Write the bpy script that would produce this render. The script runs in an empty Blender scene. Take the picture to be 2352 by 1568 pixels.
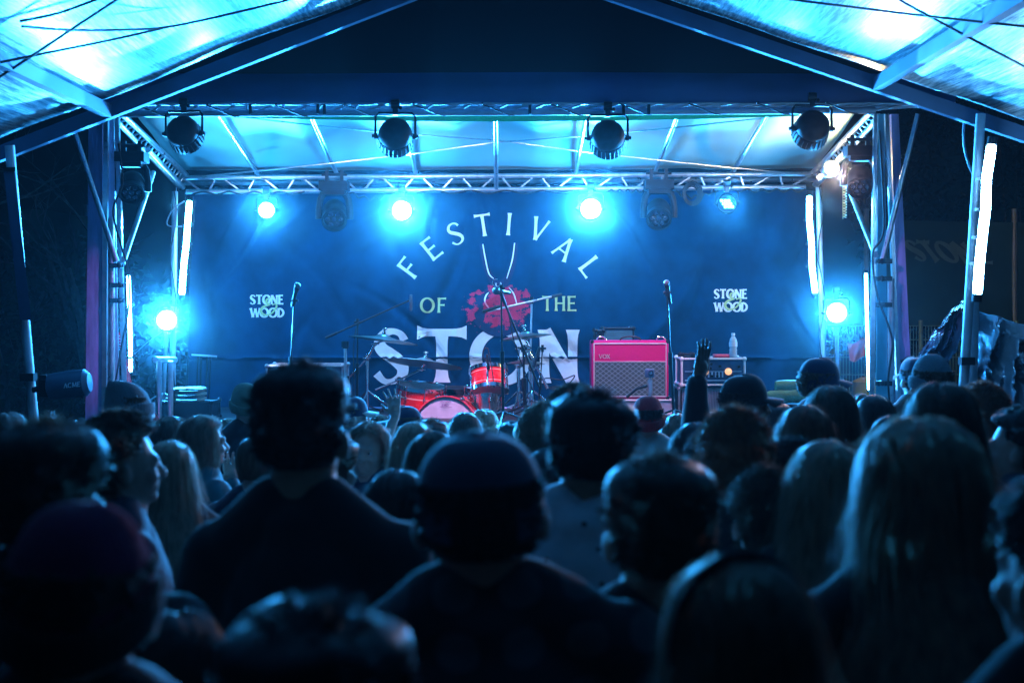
import bpy, bmesh, math, random
from mathutils import Vector, Matrix, Quaternion, noise
random.seed(7)
S = bpy.context.scene
COL = S.collection
R = math.radians
# ------------------------------------------------------------------ camera
HC, F, CX, HY = 2.0, 3267.0, 1176.0, 700.0      # eye height, focal length and horizon in a 2352 px wide frame
cam = bpy.data.cameras.new('camera'); co = bpy.data.objects.new('camera', cam); COL.objects.link(co)
co.location = (0, 0, HC); co.rotation_euler = (R(90), 0, 0)
cam.sensor_width = 36; cam.lens = F/2352*36; cam.shift_y = -(784-HY)/2352
cam.clip_end = 300; cam.clip_start = 0.05
cam.dof.use_dof = True; cam.dof.focus_distance = 11.9; cam.dof.aperture_fstop = 3.0
S.camera = co
def P(px, py, Y): return Vector(((px-CX)/F*Y, Y, HC+(HY-py)/F*Y))
def G(px, Y, z=0.0): return Vector(((px-CX)/F*Y, Y, z))
# ------------------------------------------------------------------ world (night), exposure
W = bpy.data.worlds.new('World'); S.world = W; W.use_nodes = True
nt = W.node_tree; bg = nt.nodes['Background']
sky = nt.nodes.new('ShaderNodeTexSky'); sky.sky_type = 'NISHITA'; sky.sun_disc = False
sky.sun_elevation = R(-4); sky.sun_rotation = R(40)
tint = nt.nodes.new('ShaderNodeMix'); tint.data_type = 'RGBA'; tint.blend_type = 'MULTIPLY'
tint.inputs[0].default_value = 1; tint.inputs[7].default_value = (.05, .32, 1, 1)
nt.links.new(sky.outputs[0], tint.inputs[6]); nt.links.new(tint.outputs[2], bg.inputs[0])
bg.inputs[1].default_value = 0.035
S.view_settings.view_transform = 'Standard'; S.view_settings.look = 'None'
S.view_settings.exposure = 0; S.view_settings.gamma = 1
S.cycles.max_bounces = 5; S.cycles.diffuse_bounces = 3; S.cycles.glossy_bounces = 2
S.cycles.transmission_bounces = 3; S.cycles.volume_bounces = 0; S.cycles.transparent_max_bounces = 6
S.cycles.sample_clamp_indirect = 3; S.cycles.caustics_reflective = False; S.cycles.caustics_refractive = False
S.cycles.use_light_tree = True
CYAN = (.03, .36, 1.0); TEAL = (.06, .52, 1.0); WASH = (.58, .68, 1.0); PINK = (1.0, .18, .60)
def lamp(name, loc, power, color, r=.05, kind='POINT', aim=None, angle=60, blend=.5):
    l = bpy.data.lights.new(name, kind); l.energy = power; l.color = color
    if kind in ('POINT', 'SPOT'): l.shadow_soft_size = r
    if kind == 'SPOT': l.spot_size = R(angle); l.spot_blend = blend
    o = bpy.data.objects.new(name, l); COL.objects.link(o); o.location = loc
    if aim is not None:
        o.rotation_euler = (Vector(aim)-Vector(loc)).to_track_quat('-Z', 'Y').to_euler()
    return o
DB, DF = 13.07, 10.85        # backdrop and front truss distances
# wash from the four cans on the front truss towards the stage
for px, pw, col, aim in ((425, 55, WASH, P(800, 640, DB)), (908, 85, WASH, P(1000, 560, DB)), (1393, 85, WASH, P(1350, 560, DB)), (1855, 45, WASH, P(1600, 600, DB))):
    p = P(px, 330, DF+.22); lamp('wash_light', p, pw, col, .05, 'SPOT', aim, 95, .8)
for px, pw, aim in ((1020, 480, P(1030, 920, 12.1)), (1480, 170, P(1440, 870, 12.2))):
    lamp('pink_wash_light', P(px, 322, DF-.25), pw, (1.0, .42, .88), .05, 'SPOT', aim, 38, .7)
lamp('pink_wash_light', P(1150, -60, 7.4), 330, (.50, .24, 1), .05, 'SPOT', P(215, 760, 10.75), 15, .7)  # violet spots added above the frame, without fixtures, to tint the timber posts
lamp('pink_wash_light', P(1160, -60, 7.4), 260, (.50, .24, 1), .05, 'SPOT', P(2085, 700, 10.75), 14, .7)
# rim spot for the crowd, then spots by the side fixtures for the stage roof
lamp('crowd_rim_spot', P(1930, 400, 10.3), 170, (1, .58, .60), .04, 'SPOT', P(900, 1150, 3.0), 75, .8)  # added pinkish spot for rims on the crowd, forward of the work light
lamp('ceiling_light', P(400, 470, 12.3), 38, TEAL, .05, 'SPOT', P(560, 310, 11.8), 130, .9)
lamp('ceiling_light', P(1905, 470, 12.3), 42, (.16, .6, 1), .05, 'SPOT', P(1750, 310, 11.8), 130, .9)
# ------------------------------------------------------------------ helpers
class MB:
    def __init__(s): s.v = []; s.f = []
    def add(s, vs, fs):
        n = len(s.v); s.v += [Vector(v) for v in vs]; s.f += [tuple(i+n for i in f) for f in fs]; return s
    def box(s, c, d, rot=None, taper=1.0):
        c = Vector(c); x, y, z = d[0]/2, d[1]/2, d[2]/2
        vs = [Vector((a*x*(taper if g > 0 else 1), b*y*(taper if g > 0 else 1), g*z)) for g in (-1, 1) for b in (-1, 1) for a in (-1, 1)]
        if rot is not None:
            q = rot if not isinstance(rot, tuple) else Matrix.Rotation(rot[2], 3, 'Z') @ Matrix.Rotation(rot[1], 3, 'Y') @ Matrix.Rotation(rot[0], 3, 'X')
            vs = [q @ v for v in vs]
        return s.add([v+c for v in vs], [(0, 2, 3, 1), (4, 5, 7, 6), (0, 1, 5, 4), (2, 6, 7, 3), (0, 4, 6, 2), (1, 3, 7, 5)])
    def frame(s, a):
        a = Vector(a).normalized(); u = a.orthogonal().normalized()
        if abs(a.z) < .99: u = Vector((0, 0, 1)).cross(a).normalized()
        return a, u, a.cross(u)
    def tube(s, p, q, r, r2=None, n=10): return s.path([p, q], r, n, r2)
    def path(s, pts, r, n=8, r2=None):
        pts = [Vector(p) for p in pts]; m = len(pts); vs = []; fs = []
        pu = None
        for i, p in enumerate(pts):
            a = (pts[min(i+1, m-1)]-pts[max(i-1, 0)])
            if a.length < 1e-9: a = Vector((0, 0, 1))
            a.normalize()
            if pu is None: _, u, _ = s.frame(a)
            else:
                u = pu-a*pu.dot(a)
                u = u.normalized() if u.length > 1e-6 else s.frame(a)[1]
            pu = u; w = a.cross(u); rr = r if r2 is None else r+(r2-r)*i/(m-1)
            for k in range(n):
                t = 2*math.pi*k/n; vs.append(p+(u*math.cos(t)+w*math.sin(t))*rr)
        for i in range(m-1):
            for k in range(n):
                fs.append((i*n+k, i*n+(k+1) % n, (i+1)*n+(k+1) % n, (i+1)*n+k))
        fs.append(tuple(range(n-1, -1, -1))); fs.append(tuple(range((m-1)*n, m*n)))
        return s.add(vs, fs)
    def lathe(s, c, axis, prof, n=24, sx=1, sy=1):     # prof: (radius, height along the axis)
        a, u, w = s.frame(axis); c = Vector(c); vs = []; fs = []; m = len(prof)
        for r, h in prof:
            for k in range(n):
                t = 2*math.pi*k/n; vs.append(c+a*h+(u*math.cos(t)*sx+w*math.sin(t)*sy)*max(r, 1e-4))
        for i in range(m-1):
            for k in range(n): fs.append((i*n+k, i*n+(k+1) % n, (i+1)*n+(k+1) % n, (i+1)*n+k))
        fs.append(tuple(range(n-1, -1, -1))); fs.append(tuple(range((m-1)*n, m*n)))
        return s.add(vs, fs)
    def ball(s, c, d, n=16, m=10, rot=None):
        if not hasattr(d, '__len__'): d = (d, d, d)
        c = Vector(c); vs = []; fs = []
        for i in range(m+1):
            ph = math.pi*i/m
            for k in range(n):
                t = 2*math.pi*k/n; sp = max(math.sin(ph), 1e-3)
                v = Vector((d[0]*sp*math.cos(t), d[1]*sp*math.sin(t), d[2]*math.cos(ph)))
                if rot is not None: v = rot @ v
                vs.append(c+v)
        for i in range(m):
            for k in range(n): fs.append((i*n+k, (i+1)*n+k, (i+1)*n+(k+1) % n, i*n+(k+1) % n))
        fs.append(tuple(range(n))); fs.append(tuple(range((m+1)*n-1, m*n-1, -1)))
        return s.add(vs, fs)
    def cap(s, p, q, r, r2=None, n=12):                # tapered capsule
        p = Vector(p); q = Vector(q); r2 = r if r2 is None else r2
        d = (q-p); L = d.length
        if L < 1e-6: return s.ball(p, r)
        prof = [(r*math.sin(t), -r*math.cos(t)) for t in (R(8), R(35), R(65), R(90))]
        prof += [(r2*math.cos(t), L+r2*math.sin(t)) for t in (0, R(25), R(55), R(82))]
        return s.lathe(p, d, prof, n)
    def grid(s, fn, nu, nv):
        vs = [fn(i/nu, j/nv) for j in range(nv+1) for i in range(nu+1)]
        fs = [(j*(nu+1)+i, j*(nu+1)+i+1, (j+1)*(nu+1)+i+1, (j+1)*(nu+1)+i) for j in range(nv) for i in range(nu)]
        return s.add(vs, fs)
    def mesh(s, name, o=Vector((0, 0, 0)), smooth=True, angle=38):
        me = bpy.data.meshes.new(name); me.from_pydata([v-o for v in s.v], [], s.f); me.validate(); me.update()
        bm = bmesh.new(); bm.from_mesh(me); bmesh.ops.recalc_face_normals(bm, faces=bm.faces); bm.to_mesh(me); bm.free()
        if smooth:
            me.polygons.foreach_set('use_smooth', [True]*len(me.polygons))
            try: me.set_sharp_from_angle(angle=R(angle))
            except Exception: pass
        return me
ORG = {}
def tag(o, label=None, cat=None, group=None, kind=None):
    if label: o['label'] = label
    if cat: o['category'] = cat
    if group: o['group'] = group
    if kind: o['kind'] = kind
    return o
def thing(name, label, cat, loc=(0, 0, 0), group=None):
    o = bpy.data.objects.new(name, None); COL.objects.link(o); o.location = loc; o.empty_display_size = .1
    ORG[o.name] = Vector(loc); return tag(o, label, cat, group)
def part(name, mb, m, parent=None, smooth=True, label=None, angle=38):
    org = ORG[parent.name] if parent is not None else Vector((0, 0, 0))
    me = mb if isinstance(mb, bpy.types.Mesh) else mb.mesh(name, org, smooth, angle)
    if m is not None:
        me.materials.clear(); me.materials.append(m)
    o = bpy.data.objects.new(name, me); COL.objects.link(o)
    if parent is not None: o.parent = parent
    ORG[o.name] = org
    if label: o['label'] = label
    return o
def solo(name, mb, m, label, cat, group=None, kind=None, smooth=True):
    vs = mb.v; lo = Vector([min(v[i] for v in vs) for i in range(3)]); hi = Vector([max(v[i] for v in vs) for i in range(3)])
    org = Vector(((lo.x+hi.x)/2, (lo.y+hi.y)/2, lo.z))
    me = mb.mesh(name, org, smooth); me.materials.append(m)
    o = bpy.data.objects.new(name, me); COL.objects.link(o); o.location = org; ORG[o.name] = org
    return tag(o, label, cat, group, kind)
def copy_tree(o, parent=None):
    c = o.copy(); COL.objects.link(c); c.parent = parent
    for ch in list(o.children): copy_tree(ch, c)
    return c
# ------------------------------------------------------------------ materials
def mat(name, color, rough=.5, metal=0, var=0, vscale=8, bump=0, bscale=60, coat=0, stretch=(1, 1, 1), emis=None, estr=0, trans=0, alpha=1, spec=.5, sheen=0):
    m = bpy.data.materials.new(name); m.use_nodes = True; nt = m.node_tree; b = nt.nodes['Principled BSDF']
    b.inputs['Base Color'].default_value = (*color, 1); b.inputs['Roughness'].default_value = rough; b.inputs['Metallic'].default_value = metal
    b.inputs['Coat Weight'].default_value = coat; b.inputs['Specular IOR Level'].default_value = spec
    b.inputs['Sheen Weight'].default_value = sheen; b.inputs['Transmission Weight'].default_value = trans; b.inputs['Alpha'].default_value = alpha
    tc = nt.nodes.new('ShaderNodeTexCoord'); mp = nt.nodes.new('ShaderNodeMapping'); mp.inputs['Scale'].default_value = stretch
    nt.links.new(tc.outputs['Object'], mp.inputs[0])
    if var:
        n = nt.nodes.new('ShaderNodeTexNoise'); n.inputs['Scale'].default_value = vscale; n.inputs['Detail'].default_value = 5
        nt.links.new(mp.outputs[0], n.inputs['Vector'])
        cr = nt.nodes.new('ShaderNodeValToRGB'); e = cr.color_ramp.elements
        e[0].position = .3; e[1].position = .7
        e[0].color = (*[c*(1-var) for c in color], 1); e[1].color = (*[min(1, c*(1+var)) for c in color], 1)
        nt.links.new(n.outputs[0], cr.inputs[0]); nt.links.new(cr.outputs[0], b.inputs['Base Color'])
        mr = nt.nodes.new('ShaderNodeMapRange'); mr.inputs[3].default_value = max(0.02, rough-.12); mr.inputs[4].default_value = min(1, rough+.12)
        nt.links.new(n.outputs[0], mr.inputs[0]); nt.links.new(mr.outputs[0], b.inputs['Roughness'])
    if bump:
        n2 = nt.nodes.new('ShaderNodeTexNoise'); n2.inputs['Scale'].default_value = bscale; n2.inputs['Detail'].default_value = 4
        nt.links.new(mp.outputs[0], n2.inputs['Vector'])
        bp = nt.nodes.new('ShaderNodeBump'); bp.inputs['Strength'].default_value = bump; bp.inputs['Distance'].default_value = .01
        nt.links.new(n2.outputs[0], bp.inputs['Height']); nt.links.new(bp.outputs[0], b.inputs['Normal'])
    if emis:
        b.inputs['Emission Color'].default_value = (*emis, 1); b.inputs['Emission Strength'].default_value = estr
    return m
def translucent(name, color, k=.4, rough=.5, bump=0, bscale=30, stretch=(1, 1, 1), var=.2, vscale=10, gloss=.1, grough=.35):
    m = mat(name, color, rough, var=var, vscale=vscale, bump=bump, bscale=bscale, stretch=stretch)
    nt = m.node_tree; b = nt.nodes['Principled BSDF']; out = nt.nodes['Material Output']
    t = nt.nodes.new('ShaderNodeBsdfTranslucent'); t.inputs[0].default_value = (*color, 1)
    if b.inputs['Base Color'].links: nt.links.new(b.inputs['Base Color'].links[0].from_socket, t.inputs[0])
    mx = nt.nodes.new('ShaderNodeMixShader'); mx.inputs[0].default_value = k
    nt.links.new(b.outputs[0], mx.inputs[1]); nt.links.new(t.outputs[0], mx.inputs[2]); nt.links.new(mx.outputs[0], out.inputs[0])
    b.inputs['Specular IOR Level'].default_value = gloss*5
    return m
M = {}
M['alu'] = mat('brushed_aluminium', (.62, .64, .66), .32, .9, var=.15, vscale=20, bump=.08)
M['alu_rough'] = mat('painted_aluminium', (.45, .47, .5), .5, .3, var=.2, vscale=9, bump=.1)
M['chrome'] = mat('chrome', (.85, .85, .87), .12, 1, var=.06, vscale=40)
M['black'] = mat('black_plastic', (.008, .009, .011), .55, 0, var=.3, vscale=25, bump=.1, bscale=200, spec=.22)
M['blackmetal'] = mat('black_metal', (.012, .013, .016), .38, .3, var=.3, vscale=30)
M['rubber'] = mat('black_rubber', (.012, .012, .013), .6, 0, var=.3, vscale=30)
M['lens'] = mat('dark_lens_glass', (.02, .03, .05), .05, 0, var=.2, vscale=50, coat=1)
M['ground'] = mat('trodden_ground', (.03, .032, .026), .9, 0, var=.5, vscale=1.5, bump=.5, bscale=8)
M['deck'] = mat('black_ply_deck', (.02, .02, .022), .5, 0, var=.35, vscale=4, bump=.1)
M['bluewood'] = mat('painted_timber', (.45, .36, .60), .6, 0, var=.45, vscale=7, bump=.35, bscale=25, stretch=(2, 2, .35))
M['navy'] = mat('navy_valance_fabric', (.014, .05, .14), .75, 0, var=.25, vscale=2.5, bump=.15, bscale=6)
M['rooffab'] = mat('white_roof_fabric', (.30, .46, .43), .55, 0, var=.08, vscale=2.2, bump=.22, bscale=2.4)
M['white'] = mat('white_paint', (.75, .75, .75), .5, 0, var=.06, vscale=20)
M['strap'] = mat('green_ratchet_strap', (.02, .42, .13), .6, 0, var=.15, vscale=20, bump=.2, bscale=150)
# ------------------------------------------------------------------ ground and stage
solo('ground', MB().grid(lambda u, v: (-30+60*u, -14+54*v, .05*noise.noise(Vector((u*30, v*30, 0)))), 60, 54), M['ground'], None, None, kind='structure')
st = thing('stage', 'black low stage platform under the white roof behind the crowd', 'stage', (0, 11.7, 0))
FZ = 1.06
part('deck', MB().box((0, 11.75, FZ-.05), (6.9, 3.1, .1)), M['deck'], st, smooth=False)
part('skirt', MB().grid(lambda u, v: (-3.4+6.8*u, 10.22+.025*math.sin(u*160), 1.0*v), 240, 3), M['black'], st)
for k in range(8):
    part('leg', MB().tube((-3.2+6.4*(k % 4)/3, 10.4+2.7*(k//4), 0), (-3.2+6.4*(k % 4)/3, 10.4+2.7*(k//4), FZ-.1), .03), M['alu'], st)
part('edge_rail', MB().tube(P(560, 938, 12.95), P(1900, 938, 12.95), .016).tube(P(560, 950, 12.9), P(1900, 950, 12.9), .012), mat('rail', (.3, .25, .4), .4, .5, var=.3), st)
# ------------------------------------------------------------------ backdrop
CR = []
_r = random.Random(21)
for _k in range(46):
    cx_, cy_ = _r.uniform(440, 1880), _r.uniform(440, 930); side_ = 1 if cx_ > 1150 else -1
    an_ = R(_r.choice((90, 90, 62, 48, 120)) + _r.uniform(-14, 14)); CR.append((cx_, cy_, math.cos(an_)*side_, math.sin(an_), _r.uniform(40, 150), _r.uniform(5, 16), _r.uniform(-.02, .028)))
def creases(px, py):
    n = 0
    for cx_, cy_, dx, dy, L, w, A in CR:
        ax, ay = px-cx_, py-cy_; al = ax*dx+ay*dy; ac = ax*dy-ay*dx+.0012*al*al*(1 if L > 90 else -1)
        if abs(al) < 2.2*L and abs(ac) < 3*w: n += 1.7*A*(w/11)*math.exp(-(al/L)**2-(ac/w)**2)
    return n
def drape(x, z):
    n = noise.noise(Vector((x*.8, z*.35, 1.7)))*.035
    px = CX+x*F/DB; py = HY-(z-HC)*F/DB
    side = max(0, min(1, (abs(px-1150)-330)/260))
    n += side*.085*math.sin((px+.45*py)*.028+2*noise.noise(Vector((x, z*.6, 0))))*max(.25, min(1, (900-py)/500))
    n += .040*math.sin((px*.75-py)*.024+1.5*noise.noise(Vector((x*1.2, z, 4))))*max(0, min(1, (620-py)/160))
    n += .018*noise.noise(Vector((x*3, z*3, 9)))
    n += creases(px, py)
    # seam across the lower part and slack folds at the foot
    n += -.018*math.exp(-((py-822)/4)**2)
    if py > 822: n += .010+.03*side*math.sin(px*.06+py*.02)
    return DB+n
bd = thing('stage_backdrop', 'wide blue fabric backdrop printed with pale festival lettering behind the drums', 'banner', (0, DB, FZ))
x0, x1 = P(432, 0, DB).x, P(1885, 0, DB).x; z1, z0 = P(0, 436, DB).z, P(0, 938, DB).z
banner_m = mat('blue_banner_cloth', (.0003, .035, .082), .9, 0, var=.30, vscale=3.5, bump=.12, bscale=260, spec=.15)
def bdf(u, v):
    x = x0+(x1-x0)*u; z = z0+(z1-z0)*v
    if v > .9: z -= .03*(1-abs(math.sin(u*math.pi*12)))*(v-.9)*10*.6
    return (x, drape(x, z), z)
part('cloth', MB().grid(bdf, 360, 150), banner_m, bd)
# stroke lettering
def catmull(pts, n=8):
    out = []
    P0 = [pts[0]]+list(pts)+[pts[-1]]
    for i in range(1, len(P0)-2):
        for k in range(n):
            t = k/n; a, b, c, d = P0[i-1], P0[i], P0[i+1], P0[i+2]
            out.append(tuple(.5*((2*b[j])+(-a[j]+c[j])*t+(2*a[j]-5*b[j]+4*c[j]-d[j])*t*t+(-a[j]+3*b[j]-3*c[j]+d[j])*t**3) for j in range(len(b))))
    out.append(tuple(pts[-1])); return out
def ell(cx, cy, rx, ry, a0, a1, w0, w1, n=28):     # stroke width varies with the slope, as pen lettering does
    return [(cx+rx*math.cos(R(a0+(a1-a0)*i/n)), cy+ry*math.sin(R(a0+(a1-a0)*i/n)), w0+(w1-w0)*abs(math.cos(R(a0+(a1-a0)*i/n)))) for i in range(n+1)]
def ln(xa, ya, xb, yb, w, fl=.5, n=10):
    return [(xa+(xb-xa)*i/n, ya+(yb-ya)*i/n, w*(1+fl*abs(2*i/n-1)**5)) for i in range(n+1)]
SS = [(.56, .80, .10), (.50, .91, .08), (.36, .97, .07), (.19, .93, .1), (.09, .78, .13), (.13, .64, .15), (.28, .53, .16), (.44, .41, .16), (.53, .27, .14), (.49, .12, .11), (.33, .03, .07), (.17, .04, .07), (.03, .18, .1)]
def glyph(ch, b=1.0):
    w = .115*b; t = .075*b
    g = {'F': [ln(.1, 0, .1, 1, w), ln(.06, .955, .58, .955, t), ln(.1, .52, .48, .52, t)],
         'E': [ln(.1, 0, .1, 1, w), ln(.06, .955, .56, .955, t), ln(.1, .52, .50, .52, t), ln(.06, .045, .62, .045, t)],
         'L': [ln(.1, 0, .1, 1, w), ln(.06, .045, .60, .045, t)],
         'T': [ln(.36, 0, .36, 1, w), ln(0, .955, .72, .955, t, .9)],
         'I': [ln(.1, 0, .1, 1, w)],
         'V': [ln(.02, 1, .34, 0, w), ln(.66, 1, .34, 0, t)],
         'A': [ln(.0, 0, .33, 1, t), ln(.68, 0, .33, 1, w), ln(.14, .36, .54, .36, t*.8)],
         'H': [ln(.1, 0, .1, 1, w), ln(.62, 0, .62, 1, w), ln(.1, .52, .62, .52, t)],
         'N': [ln(.1, 0, .1, 1, w*.8), ln(.72, 0, .72, 1, w*.8), ln(.1, .98, .72, .03, w*1.15, 0)],
         'W': [ln(0, 1, .24, 0, w), ln(.24, 0, .48, .95, t), ln(.48, .95, .72, 0, w), ln(.72, 0, .96, 1, t)],
         'D': [ln(.1, 0, .1, 1, w), [(p[0], p[1], p[2]) for p in ell(.1, .5, .52, .46, -88, 88, t, w*1.05)]],
         'O': [ell(.45, .5, .40, .47, 0, 180, t, w*1.15), ell(.45, .5, .40, .47, 180, 360, t, w*1.15)],
         'M': [ln(.06, 0, .14, 1, t), ln(.14, 1, .44, .1, w), ln(.44, .1, .76, 1, t), ln(.76, 1, .84, 0, w)],
         'C': [ell(.45, .5, .38, .46, 45, 315, t, w)],
         'X': [ln(0, 1, .6, 0, w), ln(.6, 1, 0, 0, t)],
         'S': [catmull([(x, y, q*b*.85) for x, y, q in SS], 5)],
         '&': [catmull([(.62, 1.02, .05), (.40, .88, .12), (.42, .70, .13), (.62, .60, .07)], 6),
               catmull([(.60, .61, .07), (.25, .50, .13), (.08, .28, .15), (.22, .05, .13), (.52, .03, .09), (.80, .22, .1), (.98, .52, .11), (.90, .66, .08), (.72, .58, .06)], 6)]}
    return g[ch]
WID = {'F': .62, 'E': .66, 'L': .62, 'T': .72, 'I': .2, 'V': .68, 'A': .68, 'H': .72, 'N': .82, 'W': .96, 'D': .7, 'O': .9, 'M': .9, 'C': .8, 'X': .6, 'S': .62, '&': 1.0}
class Text2D:
    """strokes collected in plane units (x right, y up); laid on a surface by a mapping function"""
    def __init__(s): s.st = []
    def glyph(s, ch, cx, cy, h, rot=0, b=1.0, wx=1.0):
        w = WID[ch]*wx; c, sn = math.cos(rot), math.sin(rot)
        for k in glyph(ch, b):
            s.st.append([((x*wx-w/2)*h*c-(y-.5)*h*sn+cx, (x*wx-w/2)*h*sn+(y-.5)*h*c+cy, q*h) for x, y, q in k])
        return s
    def word(s, txt, xs, cy, h, b=1.0, gap=.12, width=None):
        tot = sum(WID[c] for c in txt)+gap*(len(txt)-1); wx = 1.0
        if width: wx = width/(tot*h)
        x = xs
        for c in txt:
            s.glyph(c, x+WID[c]*wx*h/2, cy, h, 0, b, wx); x += (WID[c]+gap)*wx*h
        return s
    def build(s, fn, off=.003):
        mb = MB(); k = 0
        for st in s.st:
            k += 1; vs = []
            sub = []
            for i in range(len(st)-1):
                a, b = st[i], st[i+1]; L = math.hypot(a[0]-b[0], a[1]-b[1]); m = max(1, int(L/.03))
                sub += [tuple(a[j]+(b[j]-a[j])*t/m for j in range(3)) for t in range(m)]
            sub.append(st[-1])
            for i, p in enumerate(sub):
                a = sub[max(i-1, 0)]; b = sub[min(i+1, len(sub)-1)]
                dx, dy = b[0]-a[0], b[1]-a[1]; L = math.hypot(dx, dy) or 1; nx, ny = -dy/L, dx/L
                for e in (-.5, -.17, .17, .5): vs.append(fn(p[0]+nx*p[2]*e, p[1]+ny*p[2]*e, off+.0009*(k % 7)))
            fs = [(i*4+j, i*4+j+1, i*4+j+5, i*4+j+4) for i in range(len(sub)-1) for j in range(3)]
            mb.add(vs, fs)
        return mb
def onbd(x, z, o): return (x, drape(x, z)-o, z)
q = DB/F
white_ink = mat('white_print', (.78, .82, .86), .8, 0, var=.05, vscale=12)
olive_ink = mat('olive_print', (.50, .56, .22), .8, 0, var=.06, vscale=12)
red_ink = mat('red_print', (1.0, .02, .10), .8, 0, var=.1, vscale=12)
dark_ink = mat('dark_blue_print', (.004, .022, .07), .85, 0, var=.2, vscale=8)
def B(px, py): p = P(px, py, DB); return p.x, p.z
t = Text2D()
for ch, px, py in zip('FESTIVAL', (941, 992, 1046, 1110, 1169, 1238, 1296, 1357), (614, 570, 537, 517, 515, 527, 571, 613)):
    cx, cz = B(px, py); ang = math.atan2(770-py, px-1149)-math.pi/2
    t.glyph(ch, cx, cz, 51*q, ang, 1.15)
part('lettering', t.build(onbd), white_ink, bd, smooth=False)
t = Text2D(); t.word('OF', *B(966, 701), 34*q, 1.35, .22, 60*q); t.word('THE', *B(1245, 697), 34*q, 1.35, .16, 80*q)
part('lettering', t.build(onbd), olive_ink, bd, smooth=False)
t = Text2D(); cy = B(0, 818)[1]
for ch, px, hh in (('S', 899, 122), ('T', 1015, 120), ('O', 1150, 124), ('N', 1283, 122), ('E', 1418, 122)):
    t.glyph(ch, B(px, 0)[0], cy, hh*q, 0, 1.9 if ch != 'O' else 1.75, {'S': .98, 'T': 1.32, 'O': 1.16, 'N': .86, 'E': 1.0}[ch])
part('lettering', t.build(onbd, .004), white_ink, bd, smooth=False)
for lx, ly in ((574, 677), (1640, 664)):
    t = Text2D(); t.word('STONE', B(lx, 0)[0], B(0, ly+11)[1], 21*q, 2.0, .1, 76*q); t.word('WOOD', B(lx+1, 0)[0], B(0, ly+41)[1], 21*q, 2.0, .06, 76*q)
    part('logo', t.build(onbd), white_ink, bd, smooth=False)
    t = Text2D(); t.glyph('&', *B(lx+41, ly+27), 40*q, 0, 2.0); part('logo', t.build(onbd, .012), olive_ink, bd, smooth=False)
# emblem: open tongs over a splashed ball
e = Text2D()
def pl(pts, w): return [(B(x, y)[0], B(x, y)[1], w*q*ww) for x, y, ww in catmull(pts, 8)]
e.st.append(pl([(1106, 560, 10.), (1112, 595, 12.), (1124, 630, 15.), (1142, 655, 20.), (1170, 668, 24.), (1188, 690, 16.), (1192, 715, 6.)], 1))
e.st.append(pl([(1186, 558, 9.), (1181, 600, 11.), (1168, 635, 15.), (1150, 655, 20.), (1120, 672, 18.), (1108, 695, 14.), (1108, 715, 6.)], 1))
part('emblem', e.build(onbd, .002), dark_ink, bd, smooth=False)
e = Text2D()
e.st.append(pl([(1109, 561, 2.5), (1115, 595, 3.), (1123, 628, 3.), (1134, 640, 1.5)], 1))
e.st.append(pl([(1182, 558, 2.5), (1177, 595, 3.), (1167, 630, 2.), (1164, 640, 1.2)], 1))
e.st.append(pl([(1128, 664, 1.), (1116, 680, 3.5), (1115, 695, 3.5), (1128, 714, 2.5)], 1))
e.st.append(pl([(1169, 660, 1.), (1180, 675, 3.), (1187, 698, 2.)], 1))
e.st.append([(B(1145, 653)[0]+6*q*math.cos(R(a)), B(1145, 653)[1]+6*q*math.sin(R(a)), 2*q) for a in range(150, 420, 15)])
part('emblem', e.build(onbd, .010), white_ink, bd, smooth=False)
def ball_shape(o, rx, ry, cx=1148, cy=715):
    mb = MB(); vs = [onbd(*B(cx, cy), o)]; n = 60
    for k in range(5):
        for i in range(n):
            a = 2*math.pi*i/n; rr = (k+1)/5*(1+.03*noise.noise(Vector((math.cos(a)*2, math.sin(a)*2, 0)))); x, z = B(cx+rx*rr*math.cos(a), cy+ry*rr*math.sin(a)); vs.append(onbd(x, z, o))
    fs = [(0, 1+i, 1+(i+1) % n) for i in range(n)]+[(1+k*n+i, 1+(k+1)*n+i, 1+(k+1)*n+(i+1) % n, 1+k*n+(i+1) % n) for k in range(4) for i in range(n)]
    return mb.add(vs, fs)
part('emblem', ball_shape(.0105, 64, 58), dark_ink, bd, smooth=False)
mb = MB()
for gy in range(655, 770, 1):
    for gx2 in range(2120, 2440, 2):
        gx = gx2/2; dx, dy = (gx-1148)/76, (gy-706)/48; d = dx*dx+dy*dy
        v = noise.fractal(Vector((gx*.055, gy*.075, 3)), 1.0, 2.2, 4)+.55*noise.noise(Vector((gx*.35, gy*.4, 8)))*.6
        gap = math.exp(-(((gx-1106)/11)**2)-((gy-715)/60)**2)*.9
        if v-.75*(d-.85)-gap > .0 and d < 1.7 or (d < 1.9 and v > .55):
            x, z = B(gx, gy); h = .52*q*1.0; k = .26*q*2
            n = len(mb.v); mb.v += [Vector(onbd(x-k*.52, z-h, .0135)), Vector(onbd(x+k*.52, z-h, .0135)), Vector(onbd(x+k*.52, z+h, .0135)), Vector(onbd(x-k*.52, z+h, .0135))]; mb.f.append((n, n+1, n+2, n+3))
part('emblem', mb, red_ink, bd, smooth=False)
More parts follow.
